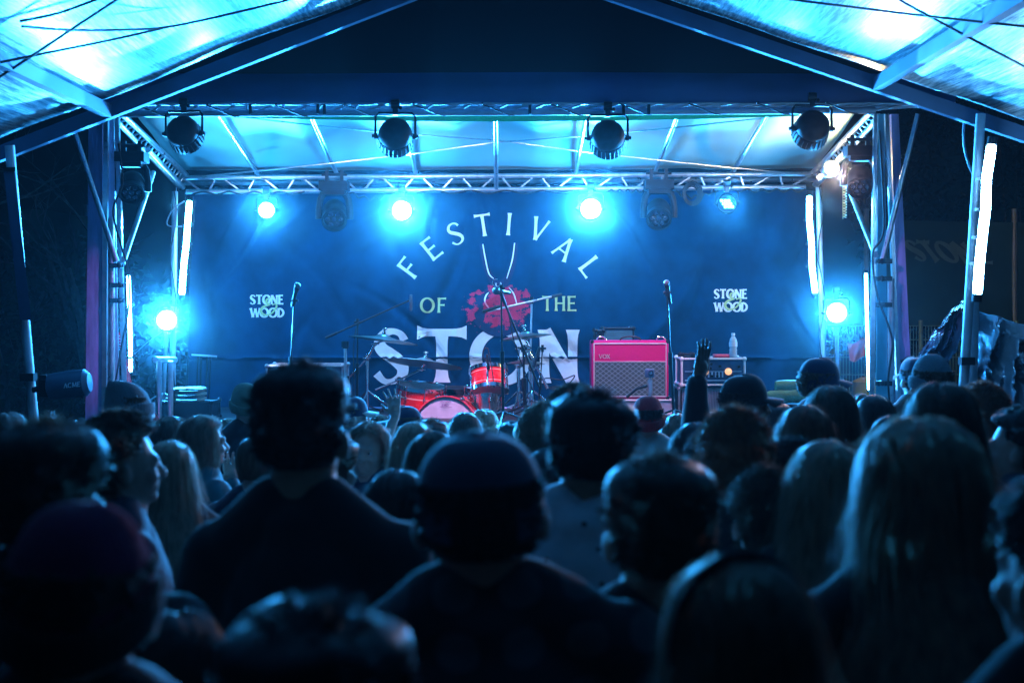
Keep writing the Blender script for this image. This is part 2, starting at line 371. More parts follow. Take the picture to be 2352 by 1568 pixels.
# ------------------------------------------------------------------ stage roof
def L2(a, b, t): return a+(b-a)*t
rf0, rf1, rb0, rb1 = P(262, 246, DF+.1), P(2012, 244, DF+.1), P(415, 400, DB), P(1872, 396, DB)
rf0.z += .12; rf1.z += .12
def rooff(u, v):
    p = L2(L2(rf0, rf1, u), L2(rb0, rb1, u), v); bay = abs(math.sin(u*math.pi*9))
    p = p.copy(); p.z += .05*bay*math.sin(v*math.pi)+.02*noise.noise(p*2.2)+.03; return p
rt = thing('roof_canopy', 'pale blue-lit fabric roof stretched over the stage on thin purlins', 'canopy', L2(rf0, rb1, .5))
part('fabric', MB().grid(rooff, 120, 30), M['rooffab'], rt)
for (a, b) in (((500, 262), (595, 404)), ((712, 262), (775, 402)), ((918, 260), (956, 402)), ((1138, 256), (1140, 438)), ((1348, 260), (1322, 400)), ((1560, 258), (1503, 398)), ((1768, 256), (1683, 396))):
    p, r = P(*a, DF+.12), P(*b, DB-.06); part('purlin', MB().tube(p, r, .019), M['alu'], rt)
def sag(a, b, s, n=14): return [a+(b-a)*(i/n)-Vector((0, 0, s*4*(i/n)*(1-i/n))) for i in range(n+1)]
for a, b in (((425, 408, 12.9), (1140, 327, 11.9)), ((1140, 327, 11.9), (1860, 258, 11.0)), ((500, 262, 11.0), (1140, 322, 11.9)), ((1140, 322, 11.9), (1868, 402, 12.9))):
    part('bracing_wire', MB().path(sag(P(*a), P(*b), .02), .0065, 5), M['alu'], rt)
solo('ratchet_strap', MB().grid(lambda u, v: P(445+1390*u, 262+16*4*u*(1-u)*.65+(v-.5)*(9+5*math.sin(u*math.pi)), 10.98), 60, 2), M['strap'], 'long green strap stretched under the front of the stage roof', 'strap')
# ------------------------------------------------------------------ trusses
def truss(name, label, chords, brace, nz, r=.024, rb=.010, m=None, group=None):
    """chords: list of (p,q); brace: pairs of chord indices joined by a zigzag"""
    m = m or M['alu']; T = thing(name, label, 'truss', chords[0][0], group)
    for p, q in chords: part('chord', MB().tube(p, q, r, n=12), m, T)
    mb = MB()
    for a, b in brace:
        (p0, p1), (q0, q1) = chords[a], chords[b]
        for k in range(nz):
            s0, s1 = k/nz, (k+1)/nz; g = .16/nz
            A = L2(p0, p1, s0+g) if k % 2 == 0 else L2(q0, q1, s0+g)
            Bp = L2(q0, q1, s1-g) if k % 2 == 0 else L2(p0, p1, s1-g)
            mb.tube(A, Bp, rb, n=7)
    part('bracing', mb, m, T); return T
truss('roof_truss', 'long lattice truss across the top of the blue backdrop', [(P(412, 409, DB-.12), P(1875, 400, DB-.12)), (P(428, 441, DB-.12), P(1850, 430, DB-.12)), (P(412, 420, DB+.12), P(1872, 412, DB+.12))], [(0, 1)], 32)
truss('roof_truss', 'truss along the front edge of the stage roof under the navy valance', [(P(255, 250, DF), P(2185, 240, DF)), (P(255, 262, DF-.16), P(2010, 254, DF-.16)), (P(255, 236, DF-.16), P(2170, 232, DF-.16))], [(1, 2), (0, 1)], 44, .026, .009, M['alu_rough'])
truss('side_truss', 'short truss sloping back on the guitar side of the roof', [(P(280, 262, DF+.1), P(428, 402, DB-.1)), (P(262, 272, DF+.15), P(412, 428, DB-.1)), (P(340, 345, 11.4), P(420, 430, DB-.15))], [(0, 1)], 22)
truss('side_truss', 'short truss sloping back beside the warm work light', [(P(2000, 258, DF+.1), P(1868, 396, DB-.1)), (P(2020, 268, DF+.15), P(1878, 422, DB-.1)), (P(1960, 330, 11.4), P(1872, 424, DB-.15))], [(0, 1)], 22)
# cable runs and ties along the trusses
def cable(label, pts, r=.007, m='rubber', cat='cable', name='cable', group=None):
    return solo(name, MB().path([Vector(p) for p in catmull([tuple(p) for p in pts], 6)], r, 6), M[m], label, cat, group)
for i, (xa, xb) in enumerate(((440, 700), (800, 910), (955, 1330), (1395, 1480), (1545, 1640), (1700, 1850))):
    n = 9; pts = [P(xa+(xb-xa)*k/n, (442 if k % 2 else 449)+5*noise.noise(Vector((k, i, 0)))-8*xa/1800+(14*math.sin(k/n*math.pi) if i in (1, 4) else 0), DB-.17) for k in range(n+1)]
    cable(['black cable on the back truss next to the lit tube', 'black cable drooping between the moving head and the bright can', 'long black cable along the middle of the back truss', 'short black cable beside the brightest can', 'black cable drooping next to the small multi cell can', 'black cable end towards the warm work light'][i], pts, .009)
mb = MB()
for k in range(5):
    c = P(1590, 445, DB-.3); mb.path([c+Vector(((.09-.008*k)*math.cos(a*.4), .02*k-.03, (.11-.01*k)*math.sin(a*.4))) for a in range(17)], .006, 5)
solo('cable_coil', mb, M['rubber'], 'looped bundle of black cable hanging from the back truss', 'cable')
for i, (px, py) in enumerate(((575, 258), (730, 243), (745, 268), (1432, 250), (1490, 258), (1217, 252))):
    solo('cable_tie', MB().box(P(px, 250, DF-.2), (.022, .02, .085)), M['black'], ('black tie wrapped round the front truss, number %s from the guitar side' % ['one', 'two', 'three', 'five', 'six', 'four'][i]), 'cable tie', 'ties on the front truss')
# navy valance above the front truss, with eyelets and bungee cords
va = thing('valance', 'dark navy fabric valance hanging above the front truss', 'valance', P(1176, 238, DF-.25))
part('fabric', MB().grid(lambda u, v: P(235+1960*u, 168+6*math.sin(u*9)*.3+70*v, DF-.2-.05*math.sin(v*3.1)+.02*noise.noise(Vector((u*14, v*2, 0)))), 120, 10), M['navy'], va)
part('hem', MB().path([P(235+1960*k/40, 238+1.2*math.sin(k*1.7), DF-.24) for k in range(41)], .007, 6), M['alu_rough'], va)
NB = 11
BW = ['at the valance end above the guitar', 'just right of the can nearest the guitar neck', 'midway between the first and second black can', 'left of the can above the letter S', 'right of the can above the letter S', 'above the letter T of the arched lettering', 'above the letter I of the arched lettering', 'left of the can above the letter V', 'right of the can above the letter V', 'midway to the can nearest the warm work light', 'at the end nearest the warm work light']
for i in range(NB):
    px = 318+158*i; py = 244-.7*i
    part('eyelet', MB().ball(P(px, py-2, DF-.27), .011, 8, 6), M['chrome'], va)
    solo('bungee_cord', MB().path([Vector(p) for p in catmull([tuple(P(px, py, DF-.28)), tuple(P(px+25, py+9, DF-.29)), tuple(P(px+62, py+24, DF-.2)), tuple(P(px+88, py+24-3, DF-.1))], 5)], .0055, 5), M['rubber'],
         'black bungee cord on the truss, %s' % BW[i], 'bungee cord', 'bungee cords along the valance')
# ------------------------------------------------------------------ marquee over the crowd
GY = 9.6
vinyl = translucent('scuffed_clear_vinyl', (.50, .74, .80), .3, .34, bump=.2, bscale=3, stretch=(1, 1, 1), var=.15, vscale=3)
nt = vinyl.node_tree; b = nt.nodes['Principled BSDF']
# brushed scratches: stretched noise drives roughness and value
tc = [n for n in nt.nodes if n.type == 'TEX_COORD'][0]
mp = nt.nodes.new('ShaderNodeMapping'); mp.inputs['Scale'].default_value = (10, .45, 10); mp.inputs['Rotation'].default_value = (0, 0, R(28)); nt.links.new(tc.outputs['Object'], mp.inputs[0])
n2 = nt.nodes.new('ShaderNodeTexNoise'); n2.inputs['Scale'].default_value = 5; n2.inputs['Detail'].default_value = 9; n2.inputs['Roughness'].default_value = .75; nt.links.new(mp.outputs[0], n2.inputs['Vector'])
cr = nt.nodes.new('ShaderNodeValToRGB'); cr.color_ramp.elements[0].position = .42; cr.color_ramp.elements[1].position = .60
cr.color_ramp.elements[0].color = (.08, .24, .32, 1); cr.color_ramp.elements[1].color = (.80, .90, .92, 1)
nt.links.new(n2.outputs[0], cr.inputs[0]); nt.links.new(cr.outputs[0], b.inputs['Base Color'])
for x in nt.nodes:
    if x.type == 'BSDF_TRANSLUCENT': nt.links.new(cr.outputs[0], x.inputs[0])
frame_m = mat('marquee_frame', (.05, .09, .16), .7, 0, var=.15, vscale=5, bump=.05)
apex = P(1158, -112, GY)
def marquee(sgn, eave, purl, label, legs):
    """one slope: ridge to eave across, gable to camera along"""
    near = 1.2
    T = thing('marquee', label, 'marquee', eave)
    def d(p, Y): return Vector((p.x, Y, p.z))
    def f(u, v):
        p = L2(apex, eave, u); Y = GY-.02-(GY-near)*v
        bay = (v*4) % 1
        z = p.z+.05+.07*math.sin(min(1, abs(u-0))*math.pi*3)*0-.05*math.sin(bay*math.pi)*math.sin(u*math.pi)*1.0+.025*noise.noise(Vector((u*5, v*9, sgn)))
        return Vector((p.x, Y, z))
    part('roof_sheet', MB().grid(f, 60, 80), vinyl, T)
    ax = Vector((0, 0, 1)).cross((eave-apex)).normalized()
    # gable rafter: box section, with a keder flap above
    def beam(p, q, w, h, drop=0):
        dz = Vector((0, 0, -drop)); a = (q-p).normalized(); s = a.cross(Vector((0, 0, 1))).normalized(); up = s.cross(a)
        vs = [r+dz+s*i*w/2+up*j*h/2 for r in (p, q) for i, j in ((-1, -1), (1, -1), (1, 1), (-1, 1))]
        return MB().add(vs, [(0, 1, 2, 3), (4, 7, 6, 5), (0, 4, 5, 1), (1, 5, 6, 2), (2, 6, 7, 3), (3, 7, 4, 0)])
    part('rafter', beam(apex, eave, .07, .095, .045), frame_m, T, smooth=False)
    for Y in (6.4, 3.2): part('rafter', beam(d(apex, Y), d(eave, Y), .07, .09, .05), frame_m, T, smooth=False)
    part('purlin', beam(purl, Vector((purl.x, near, purl.z)), .06, .085, .045), frame_m, T, smooth=False)
    part('eave_beam', beam(eave, Vector((eave.x, near, eave.z)), .07, .09, .05), frame_m, T, smooth=False)
    for pts in legs: part('guy_wire', MB().path([V3 for V3 in map(Vector, catmull([tuple(onroof(x, y, sgn)) for x, y in pts], 5))], .008, 6), M['blackmetal'], T)
    return T
eL, eR = P(-60, 362, GY), P(2420, 318, GY)
pL = L2(apex, eL, (250-1158)/(-60-1158)); pR = L2(apex, eR, (2012-1158)/(2420-1158))
def onroof(px, py, s):      # point on a slope seen at this pixel
    e = eL if s < 0 else eR; n = (e-apex).cross(Vector((0, 1, 0))); dv = P(px, py, 1)-Vector((0, 0, HC)); o = Vector((0, 0, HC))
    t = (apex-o).dot(n)/dv.dot(n); return o+dv*t*.965
marquee(-1, eL, pL, 'marquee slope with scuffed sheet above the guitar side of the stage', [
    ((-30, 196), (82, 123), (166, 67), (290, -14)), ((-30, 150), (82, 127), (256, 92), (384, 63)), ((51, 61), (154, 69), (282, 69), (400, 60), (602, 15), (700, -10)), ((46, 49), (133, 31), (235, -6))])
marquee(1, eR, pR, 'marquee slope with scuffed sheet above the amplifier side of the stage', [
    ((1780, -5), (1934, 14), (2134, 38), (2380, 64)), ((2045, -12), (2134, 38), (2380, 168))])
# added spots without fixtures, set close under the marquee slopes to flood them
for px, py, sd, off, pw, an in ((250, 120, -1, (.35, .55, -.50), 520, 66), (105, 225, -1, (.25, .55, -.45), 460, 62), (2075, 30, 1, (-.30, .55, -.50), 440, 60), (2185, 120, 1, (-.30, .50, -.45), 360, 62), (2345, 205, 1, (-.30, .5, -.5), 330, 62)):
    r_ = onroof(px, py, sd); lamp('added_roof_spot', r_+Vector(off), pw*.5, (.09, .44, 1), .03, 'SPOT', r_+Vector((0, 0, .16)), an, .18)
# ------------------------------------------------------------------ posts and towers at the stage corners
def beamq(pts, m=None):
    return MB().add(pts, [(0, 1, 2, 3), (4, 7, 6, 5), (0, 4, 5, 1), (1, 5, 6, 2), (2, 6, 7, 3), (3, 7, 4, 0)])
def postq(xa, xb, ya, xc, xd, yb, Y, dep=.08, ground=True):
    """box post: top spans xa..xb at ya, bottom spans xc..xd at yb"""
    A, Bv, C, D = P(xa, ya, Y), P(xb, ya, Y), P(xc, yb, Y), P(xd, yb, Y)
    if ground:
        t = A.z/(A.z-C.z); C = A+(C-A)*t; D = Bv+(D-Bv)*t; C.z = D.z = 0
    o = Vector((0, dep, 0))
    return beamq([A, Bv, Bv+o, A+o, C, D, D+o, C+o])
def tower(name, label, s):
    X = (lambda x: x) if s < 0 else (lambda x: 2304-x-40*0)
    Yt = 10.72
    T = thing(name, label, 'tower', G(255 if s < 0 else 2035, Yt))
    if s < 0:
        part('timber_post', postq(204, 236, 262, 196, 234, 965, Yt), M['bluewood'], T, smooth=False)
        part('post', postq(237, 248, 258, 233, 243, 965, Yt-.04, .04), M['alu'], T, smooth=False)
        part('post', postq(262, 272, 258, 282, 290, 965, Yt+.10, .04), M['alu'], T, smooth=False)
        part('panel', postq(249, 261, 262, 252, 274, 965, Yt+.12, .02), M['alu_rough'], T, smooth=False)
        part('tube', MB().tube(P(256, 500, Yt-.06), G(257, Yt-.06), .026), M['alu'], T)
        part('brace', MB().tube(P(166, 288, Yt-.2), P(268, 600, Yt-.08), .020), M['alu'], T)
        part('brace', MB().tube(P(352, 395, Yt+.6), P(282, 606, Yt-.05), .020), M['alu'], T)
        for y in (610, 655, 690, 880, 905): part('clamp', MB().box(P(268, y, Yt-.1), (.09, .07, .035)).tube(P(252, y, Yt-.12), P(284, y, Yt-.12), .012).ball(P(274, y, Yt-.13), .022), M['blackmetal'], T)
        part('cable', MB().path([Vector(p) for p in catmull([tuple(P(x, y, Yt-.14)) for x, y in ((272, 330), (282, 420), (262, 470), (262, 505), (280, 570), (294, 620), (296, 700), (280, 790), (262, 900), (258, 960))], 6)], .008, 6), M['rubber'], T)
    else:
        part('timber_post', postq(2047, 2064, 262, 2068, 2098, 965, Yt), M['bluewood'], T, smooth=False)
        part('post', postq(2008, 2016, 262, 1998, 2008, 965, Yt-.04, .04), M['alu'], T, smooth=False)
        part('post', postq(2033, 2042, 262, 2064, 2072, 965, Yt-.03, .04), M['alu'], T, smooth=False)
        part('panel', postq(2017, 2032, 262, 2012, 2040, 965, Yt+.1, .02), mat('teal_panel', (.08, .36, .40), .5, 0, var=.2, vscale=6), T, smooth=False)
        part('tube', MB().tube(P(2046, 640, Yt-.08), G(2050, Yt-.08), .026), M['alu'], T)
        part('brace', MB().tube(P(2109, 262, Yt-.2), P(2026, 600, Yt-.08), .020), M['alu'], T)
        part('brace', MB().tube(P(1938, 402, Yt+.6), P(2012, 588, Yt-.05), .020), M['alu'], T)
        for y in (600, 640, 700, 880): part('clamp', MB().box(P(2030, y, Yt-.1), (.11, .07, .035)).tube(P(2012, y, Yt-.12), P(2048, y, Yt-.12), .012).ball(P(2026, y, Yt-.13), .022), M['blackmetal'], T)
        part('bolt_plate', MB().box(P(2080, 825, Yt-.03), (.07, .05, .02), (0, R(-28), 0)), M['blackmetal'], T)
        part('cable', MB().path([Vector(p) for p in catmull([tuple(P(x, y, Yt-.14)) for x, y in ((2020, 300), (2030, 520), (2005, 580), (2010, 650), (2022, 700), (2036, 735), (2050, 790), (2040, 870), (2046, 950))], 6)], .008, 6), M['rubber'], T)
tower('corner_tower', 'front tower with violet lit timber and two braces beside the red guitar neck', -1)
tower('corner_tower', 'front tower with slanting timber and teal panel by the warm work light', 1)
for lab, x0_, y0_, x1_, Y in (('thin upright pole behind the lit tube on the guitar side', 402, 440, 396, DB-.3), ('thin upright pole behind the lit tube next to the amplifier rack', 1880, 430, 1892, DB-.3)):
    a = P(x0_, y0_, Y); T = thing('scaffold_pole', lab, 'pole', (a.x, a.y, FZ))
    part('pole', MB().tube(a, P(x1_, 938, Y), .026), M['alu_rough'], T)
    part('cable', MB().path([a+(P(x1_, 938, Y)-a)*(k/12)+Vector((.028*math.sin(k*1.3), -.03, 0)) for k in range(13)], .006, 5), M['rubber'], T)
# marquee legs (lean towards the stage) and their light tubes
def leg(label, a, b, Y, r=.032):
    A, Bv = P(*a, Y), P(*b, Y); t = A.z/(A.z-Bv.z); C = A+(Bv-A)*t
    T = thing('tent_pole', label, 'pole', C); part('pole', MB().tube(A, C, r), M['alu_rough'], T)
    part('clamp', MB().box(A+(C-A)*.5+Vector((0, -.03, 0)), (.09, .08, .05)), M['blackmetal'], T); return T
leg('steel marquee leg carrying an unlit black light tube', (22, 335), (77, 955), 9.4)
leg('steel marquee leg carrying the biggest glowing tube', (2253, 262), (2212, 905), 9.4)
solo('thin_rod', MB().tube(P(31, 340, 9.45), P(66, 820, 9.45), .008), M['alu'], 'thin bright rod running beside the leg with the unlit tube', 'rod')
tube_glow = mat('tube_diffuser_lit', (.8, .8, .8), .4, emis=(.10, .48, 1.0), estr=90)
tube_glow2 = mat('tube_diffuser_lit_bright', (.8, .8, .8), .4, emis=(.20, .56, 1.0), estr=150)
def light_tube(label, pts, Y, r, m, group='glowing light tubes'):
    T = thing('light_tube', label, 'light tube', P(*pts[-1], Y), group)
    pp = [P(x, y, Y) for x, y in pts]
    for a, b in zip(pp[:-1], pp[1:]):
        part('diffuser', MB().cap(a, b, r, r, 10), m, T)
    for a, b in ((pp[0], pp[1]), (pp[-1], pp[-2])):
        dd = (a-b).normalized(); part('end_cap', MB().tube(a+dd*r*.7, a+dd*r*2.4, r*1.08, n=12), M['black'], T)
    for p in pp[1:-1]: part('bracket', MB().tube(p+Vector((0, r*.2, -.006)), p+Vector((0, r*.2, .006)), r*1.06, n=12).box(p+Vector((0, r*1.6, 0)), (r*3.4, r*.8, .018)), M['blackmetal'], T)
    part('housing', MB().add([Vector((x, Y+dy, z)) for (x, z) in ((pp[0].x, pp[0].z+.03), (pp[-1].x, pp[-1].z-.03)) for dy in (r*.8, r*2.2) for x in (x-r*.9, x+r*.9)], [(0, 1, 3, 2), (4, 6, 7, 5), (0, 4, 5, 1), (2, 3, 7, 6), (0, 2, 6, 4), (1, 5, 7, 3)]), M['black'], T, smooth=False)
light_tube('glowing tube hanging beside the backdrop edge above the can on the guitar side', [(435, 466), (431, 515), (428, 560), (422, 610), (418, 672)], 12.7, .026, tube_glow)
light_tube('glowing tube hanging beside the backdrop edge above the amplifier rack side', [(1859, 455), (1859, 505), (1864, 560), (1865, 612), (1872, 668)], 12.7, .026, tube_glow)
light_tube('slim glowing tube standing behind the red guitar neck', [(295, 636), (297, 700), (299, 770), (300, 850)], 11.6, .015, tube_glow)
light_tube('slimmest glowing tube standing near the orange hi-vis vest', [(1989, 630), (1991, 720), (1993, 800), (1996, 893)], 11.2, .012, tube_glow)
light_tube('largest glowing tube on the leaning marquee leg', [(2277, 340), (2266, 410), (2264, 480), (2256, 545), (2250, 605), (2245, 668)], 9.2, .030, tube_glow2)
T = thing('light_tube', 'unlit black light tube mounted on the leaning marquee leg', 'light tube', P(50, 735, 9.3))
part('housing', beamq([P(8, 392, 9.3), P(33, 392, 9.3), P(33, 392, 9.38), P(8, 392, 9.38), P(46, 735, 9.3), P(72, 735, 9.3), P(72, 735, 9.38), P(46, 735, 9.38)]), mat('unlit_tube', (.03, .05, .09), .35, var=.15, vscale=9), T, smooth=False)
part('end_cap', beamq([P(6, 384, 9.28), P(35, 384, 9.28), P(35, 384, 9.4), P(6, 384, 9.4), P(8, 394, 9.28), P(35, 394, 9.28), P(35, 394, 9.4), P(8, 394, 9.4)]), M['black'], T, smooth=False)
# ------------------------------------------------------------------ stage cans and moving heads (built about the lens axis)
def par_can(label, loc, aim, r, L, lit=0, cells=False, group=None, cat='stage light', back=False, power=0, color=CYAN, up=Vector((0, 0, 1))):
    loc = Vector(loc); a = (Vector(aim)-loc).normalized(); T = thing('par_can', label, cat, loc, group)
    u = a.cross(up).normalized(); w = u.cross(a)
    part('housing', MB().lathe(loc, a, [(r*.30, -L), (r*.62, -L*.97), (r*.86, -L*.82), (r*.95, -L*.62), (r*.95, -L*.5), (r*.9, -L*.48), (r*.96, -L*.45), (r, -L*.2), (r, 0), (r*.9, .012), (r*.88, -.02), (.01, -.022)], 36), M['black'], T)
    mb = MB()
    for k in range(26):
        t = 2*math.pi*k/26; d = u*math.cos(t)+w*math.sin(t); mb.tube(loc+d*r*.99-a*L*.42, loc+d*r*1.03-a*L*.02, .0035, n=4)
    part('cooling_fin', mb, M['blackmetal'], T)
    pv = loc-a*L*.45; top = pv+Vector((0, 0, r*1.35))
    h = Vector((u.x, u.y, 0)).normalized()
    part('yoke', MB().path([pv-h*r*1.12, pv-h*r*1.12+Vector((0, 0, r*1.1)), pv-h*r*.95+Vector((0, 0, r*1.3)), pv+h*r*.95+Vector((0, 0, r*1.3)), pv+h*r*1.12+Vector((0, 0, r*1.1)), pv+h*r*1.12], r*.075, 6), M['blackmetal'], T)
    for s in (-1, 1): part('knob', MB().lathe(pv+h*s*r*.98, h*s, [(r*.16, 0), (r*.16, r*.22), (r*.1, r*.24), (r*.1, r*.34)], 12), M['rubber'], T)
    part('clamp', MB().box(top+Vector((0, 0, .015)), (.04, .03, .07)).lathe(top+Vector((-.03, 0, .06)), (1, 0, 0), [(.034, 0), (.034, .06)], 12).ball(top+Vector((.04, -.03, .03)), .014), M['blackmetal'], T)
    em = mat('lit_lens', (.8, .8, .8), .3, emis=color, estr=lit) if lit else M['lens']
    if lit:
        mb = MB(); n = 0
        if cells:
            for (i, j) in ((0, 0), (1, 0), (-1, 0), (.5, .87), (-.5, .87), (.5, -.87), (-.5, -.87), (1.5, .87), (-1.5, -.87)):
                mb.lathe(loc+(u*i+w*j)*r*.36+a*.002, a, [(r*.15, -.004), (r*.15, .010), (r*.05, .014)], 12)
            part('lens', mb, em, T)
        else:
            part('lens', MB().lathe(loc+a*.003, a, [(r*.86, -.02), (r*.8, .008), (r*.02, .02)], 24), em, T)
        if power:
            lamp('can_light', loc+a*.07, power*.6, color, r*.5, 'POINT'); lamp('can_beam', loc+a*.05, power*30, color, r*.4, 'SPOT', loc+a, 108, .8)
    else:
        mb = MB()
        for k in range(19):
            ring = 0 if k == 0 else (1 if k < 7 else 2); t = 2*math.pi*(k-1)/6 if ring == 1 else 2*math.pi*(k-7)/12
            mb.lathe(loc+(u*math.cos(t)+w*math.sin(t))*r*.38*ring, a, [(r*.15, -.01), (r*.15, .006), (r*.05, .012)], 10)
        part('lens', mb, em, T)
    return T
g = 'black cans along the front truss'
par_can('black unlit can on the front truss nearest the guitar neck', P(432, 322, DF-.15), P(800, 900, DB+2), .128, .20, group=g)
par_can('black unlit can on the front truss above the banner letter S', P(908, 330, DF-.15), P(905, 900, DB+1.5), .132, .21, group=g)
par_can('black unlit can on the front truss above the banner letter V', P(1396, 334, DF-.15), P(1394, 900, DB+1.5), .132, .21, group=g)
par_can('black unlit can on the front truss nearest the warm work light', P(1858, 312, DF-.15), P(1600, 900, DB+2), .132, .21, group=g)
g = 'glowing cyan cans'
front = lambda x, y, Y, k=0: (P(x, y, Y), Vector((k*3, -2, 1.4)))
for lab, x, y, Y, r, lit, pw, cells in (
        ('small glowing can under the back truss nearest the hanging tube on the guitar side', 612, 483, 12.8, .085, 60, 26, False),
        ('glowing can above the banner letters F and E', 923, 484, 12.75, .10, 160, 75, False),
        ('brightest glowing can above the banner letters V and A', 1357, 480, 12.75, .105, 170, 85, False),
        ('dim can whose separate led cells show above the banner logo', 1670, 468, 12.75, .09, 24, 8, True),
        ('glowing can on a thin stand between the tube and the folded towel', 383, 735, 12.6, .10, 150, 70, False),
        ('glowing can on a stand above the orange hi-vis vest', 1922, 718, 12.6, .10, 140, 55, False)):
    lo, ai = front(x, y, Y); par_can(lab, lo, ai if lo.z > 2.5 else (0, -2, 2.2), r, .17, lit, cells, g, power=pw*1.5, color=CYAN)
for lab, x, xb in (('light stand under the glowing can on the guitar side', 383, 374), ('light stand under the glowing can by the fence', 1922, 1926)):
    T = thing('light_stand', lab, 'stand', Vector((P(xb, 0, 12.66).x, 12.66, FZ)))
    part('pole', MB().tube(P(x, 752, 12.68), P(xb, 938, 12.68), .018), M['alu'], T)
    for s in (-1, 0, 1): part('leg', MB().tube(P(xb, 900, 12.68), P(xb, 938, 12.68)+Vector((.22*s, -.18+.1*abs(s), 0)), .008), M['alu'], T)
def moving_head(label, top, s, tilt, aim, group='unlit moving head lights', hang=True):
    """base on the truss, two yoke arms, a drum shaped head with a cluster of cells"""
    top = Vector(top); T = thing('moving_head', label, 'moving head', top, group)
    part('base', MB().box(top+Vector((0, 0, -.04*s)), (.27*s, .2*s, .09*s)).box(top+Vector((0, 0, -.1*s)), (.21*s, .17*s, .05*s)), M['black'], T, smooth=False)
    part('clamp', MB().box(top+Vector((-.07*s, 0, .05*s)), (.03, .03, .12*s)).box(top+Vector((.07*s, 0, .05*s)), (.03, .03, .12*s)).tube(top+Vector((-.12*s, 0, .07*s)), top+Vector((.12*s, 0, .07*s)), .014), M['blackmetal'], T)
    c = top+Vector((0, 0, -.30*s)); a = (Vector(aim)-c).normalized(); h = a.cross(Vector((0, 0, 1))); h = Vector((h.x, h.y, 0)).normalized()
    for e in (-1, 1):
        mb = MB(); b0 = top+Vector((0, 0, -.11*s))+h*e*.13*s
        mb.path([b0-h*e*.03*s, b0+Vector((0, 0, -.05*s)), c+h*e*.145*s+Vector((0, 0, .04*s)), c+h*e*.145*s+Vector((0, 0, -.05*s))], .032*s, 8)
        part('yoke_arm', mb, M['black'], T)
    part('head', MB().lathe(c, a, [(.05*s, -.13*s), (.095*s, -.11*s), (.115*s, -.05*s), (.115*s, .04*s), (.105*s, .06*s), (.112*s, .065*s), (.118*s, .13*s), (.100*s, .132*s), (.097*s, .10*s), (.01, .10*s)], 32), M['black'], T)
    mb = MB(); u = a.cross(Vector((0, 0, 1))).normalized(); w = u.cross(a)
    for k in range(7):
        t = 2*math.pi*(k-1)/6; rr = 0 if k == 0 else .062*s
        mb.lathe(c+a*.102*s+(u*math.cos(t)+w*math.sin(t))*rr, a, [(.03*s, -.005), (.03*s, .004), (.024*s, .014*s), (.01*s, .02*s)], 12)
    part('lens', mb, M['lens'], T)
    part('bezel', MB().path([c+a*.133*s+(u*math.cos(t)+w*math.sin(t))*.108*s for t in [k*.2618 for k in range(25)]], .0045, 5), M['blackmetal'], T)
moving_head('unlit moving head on the back truss beside the can over letters F and E', P(768, 418, 12.7), .95, 0, P(768, 900, 10.6))
moving_head('unlit moving head on the back truss next to the looped cable', P(1513, 415, 12.7), .95, 0, P(1520, 900, 10.6))
moving_head('unlit moving head at the front corner over the guitar neck', P(303, 352, 10.9), .84, 0, P(290, 900, 9.2))
moving_head('unlit moving head at the front corner beside the warm work light', P(1975, 338, 10.9), .84, 0, P(1985, 900, 9.2))
# warm work light and its coiled lead
wl = thing('work_light', 'small warm white work light strapped to the side truss', 'work light', P(1915, 385, 11.9))
part('housing', MB().lathe(P(1908, 388, 11.95), Vector((.5, -1, .35)), [(.02, -.08), (.05, -.07), (.075, 0), (.07, .01), (.01, .005)], 20), M['alu'], wl)
part('lamp', MB().lathe(P(1912, 385, 11.9), Vector((.5, -1, .35)), [(.055, 0), (.05, .02), (.01, .03)], 16), mat('warm_lamp_lit', (.9, .9, .9), .3, emis=(1, .78, .32), estr=60), wl)
lamp('work_light_lamp', P(1918, 384, 11.8), 55, (1, .72, .32), .035)
part('arm', MB().tube(P(1878, 410, 12.0), P(1905, 390, 11.95), .022), M['white'], wl)
mb = MB(); mb.path([P(1941, 420+80*k/90, 11.5)+Vector((.013*math.cos(k*.9), .013*math.sin(k*.9), 0)) for k in range(91)], .004, 5); mb.tube(P(1936, 412, 11.5), P(1936, 503, 11.5), .003)
solo('coiled_lead', mb, mat('yellow_lead', (.5, .33, .06), .5, var=.1), 'yellow coiled lead dangling under the warm work light', 'lead')
solo('hanging_cable', MB().path([Vector(p) for p in catmull([tuple(P(x, y, 9.7)) for x, y in ((2215, 262), (2214, 330), (2226, 380), (2240, 410))], 8)], .009, 6), M['alu_rough'], 'pale cable looping down to the largest glowing tube', 'cable')
solo('hanging_cable', MB().path([Vector(p) for p in catmull([tuple(P(x, y, 12)) for x, y in ((424, 462), (398, 480), (383, 510), (392, 520), (418, 520))], 8)], .006, 6), M['alu_rough'], 'thin cable loop beside the hanging tube on the guitar side', 'cable')
solo('hanging_cable', MB().path([Vector(p) for p in catmull([tuple(P(x, y, 12)) for x, y in ((405, 430), (404, 500), (399, 560), (402, 645))], 8)], .004, 6), M['alu_rough'], 'thin straight cable end dangling left of the hanging tube', 'cable')
solo('hanging_cable', MB().path([Vector(p) for p in catmull([tuple(P(x, y, 11.3)) for x, y in ((2005, 440), (2026, 470), (2020, 500), (2018, 510))], 8)], .005, 6), M['alu_rough'], 'short cable curving beside the front corner moving head and warm light', 'cable')
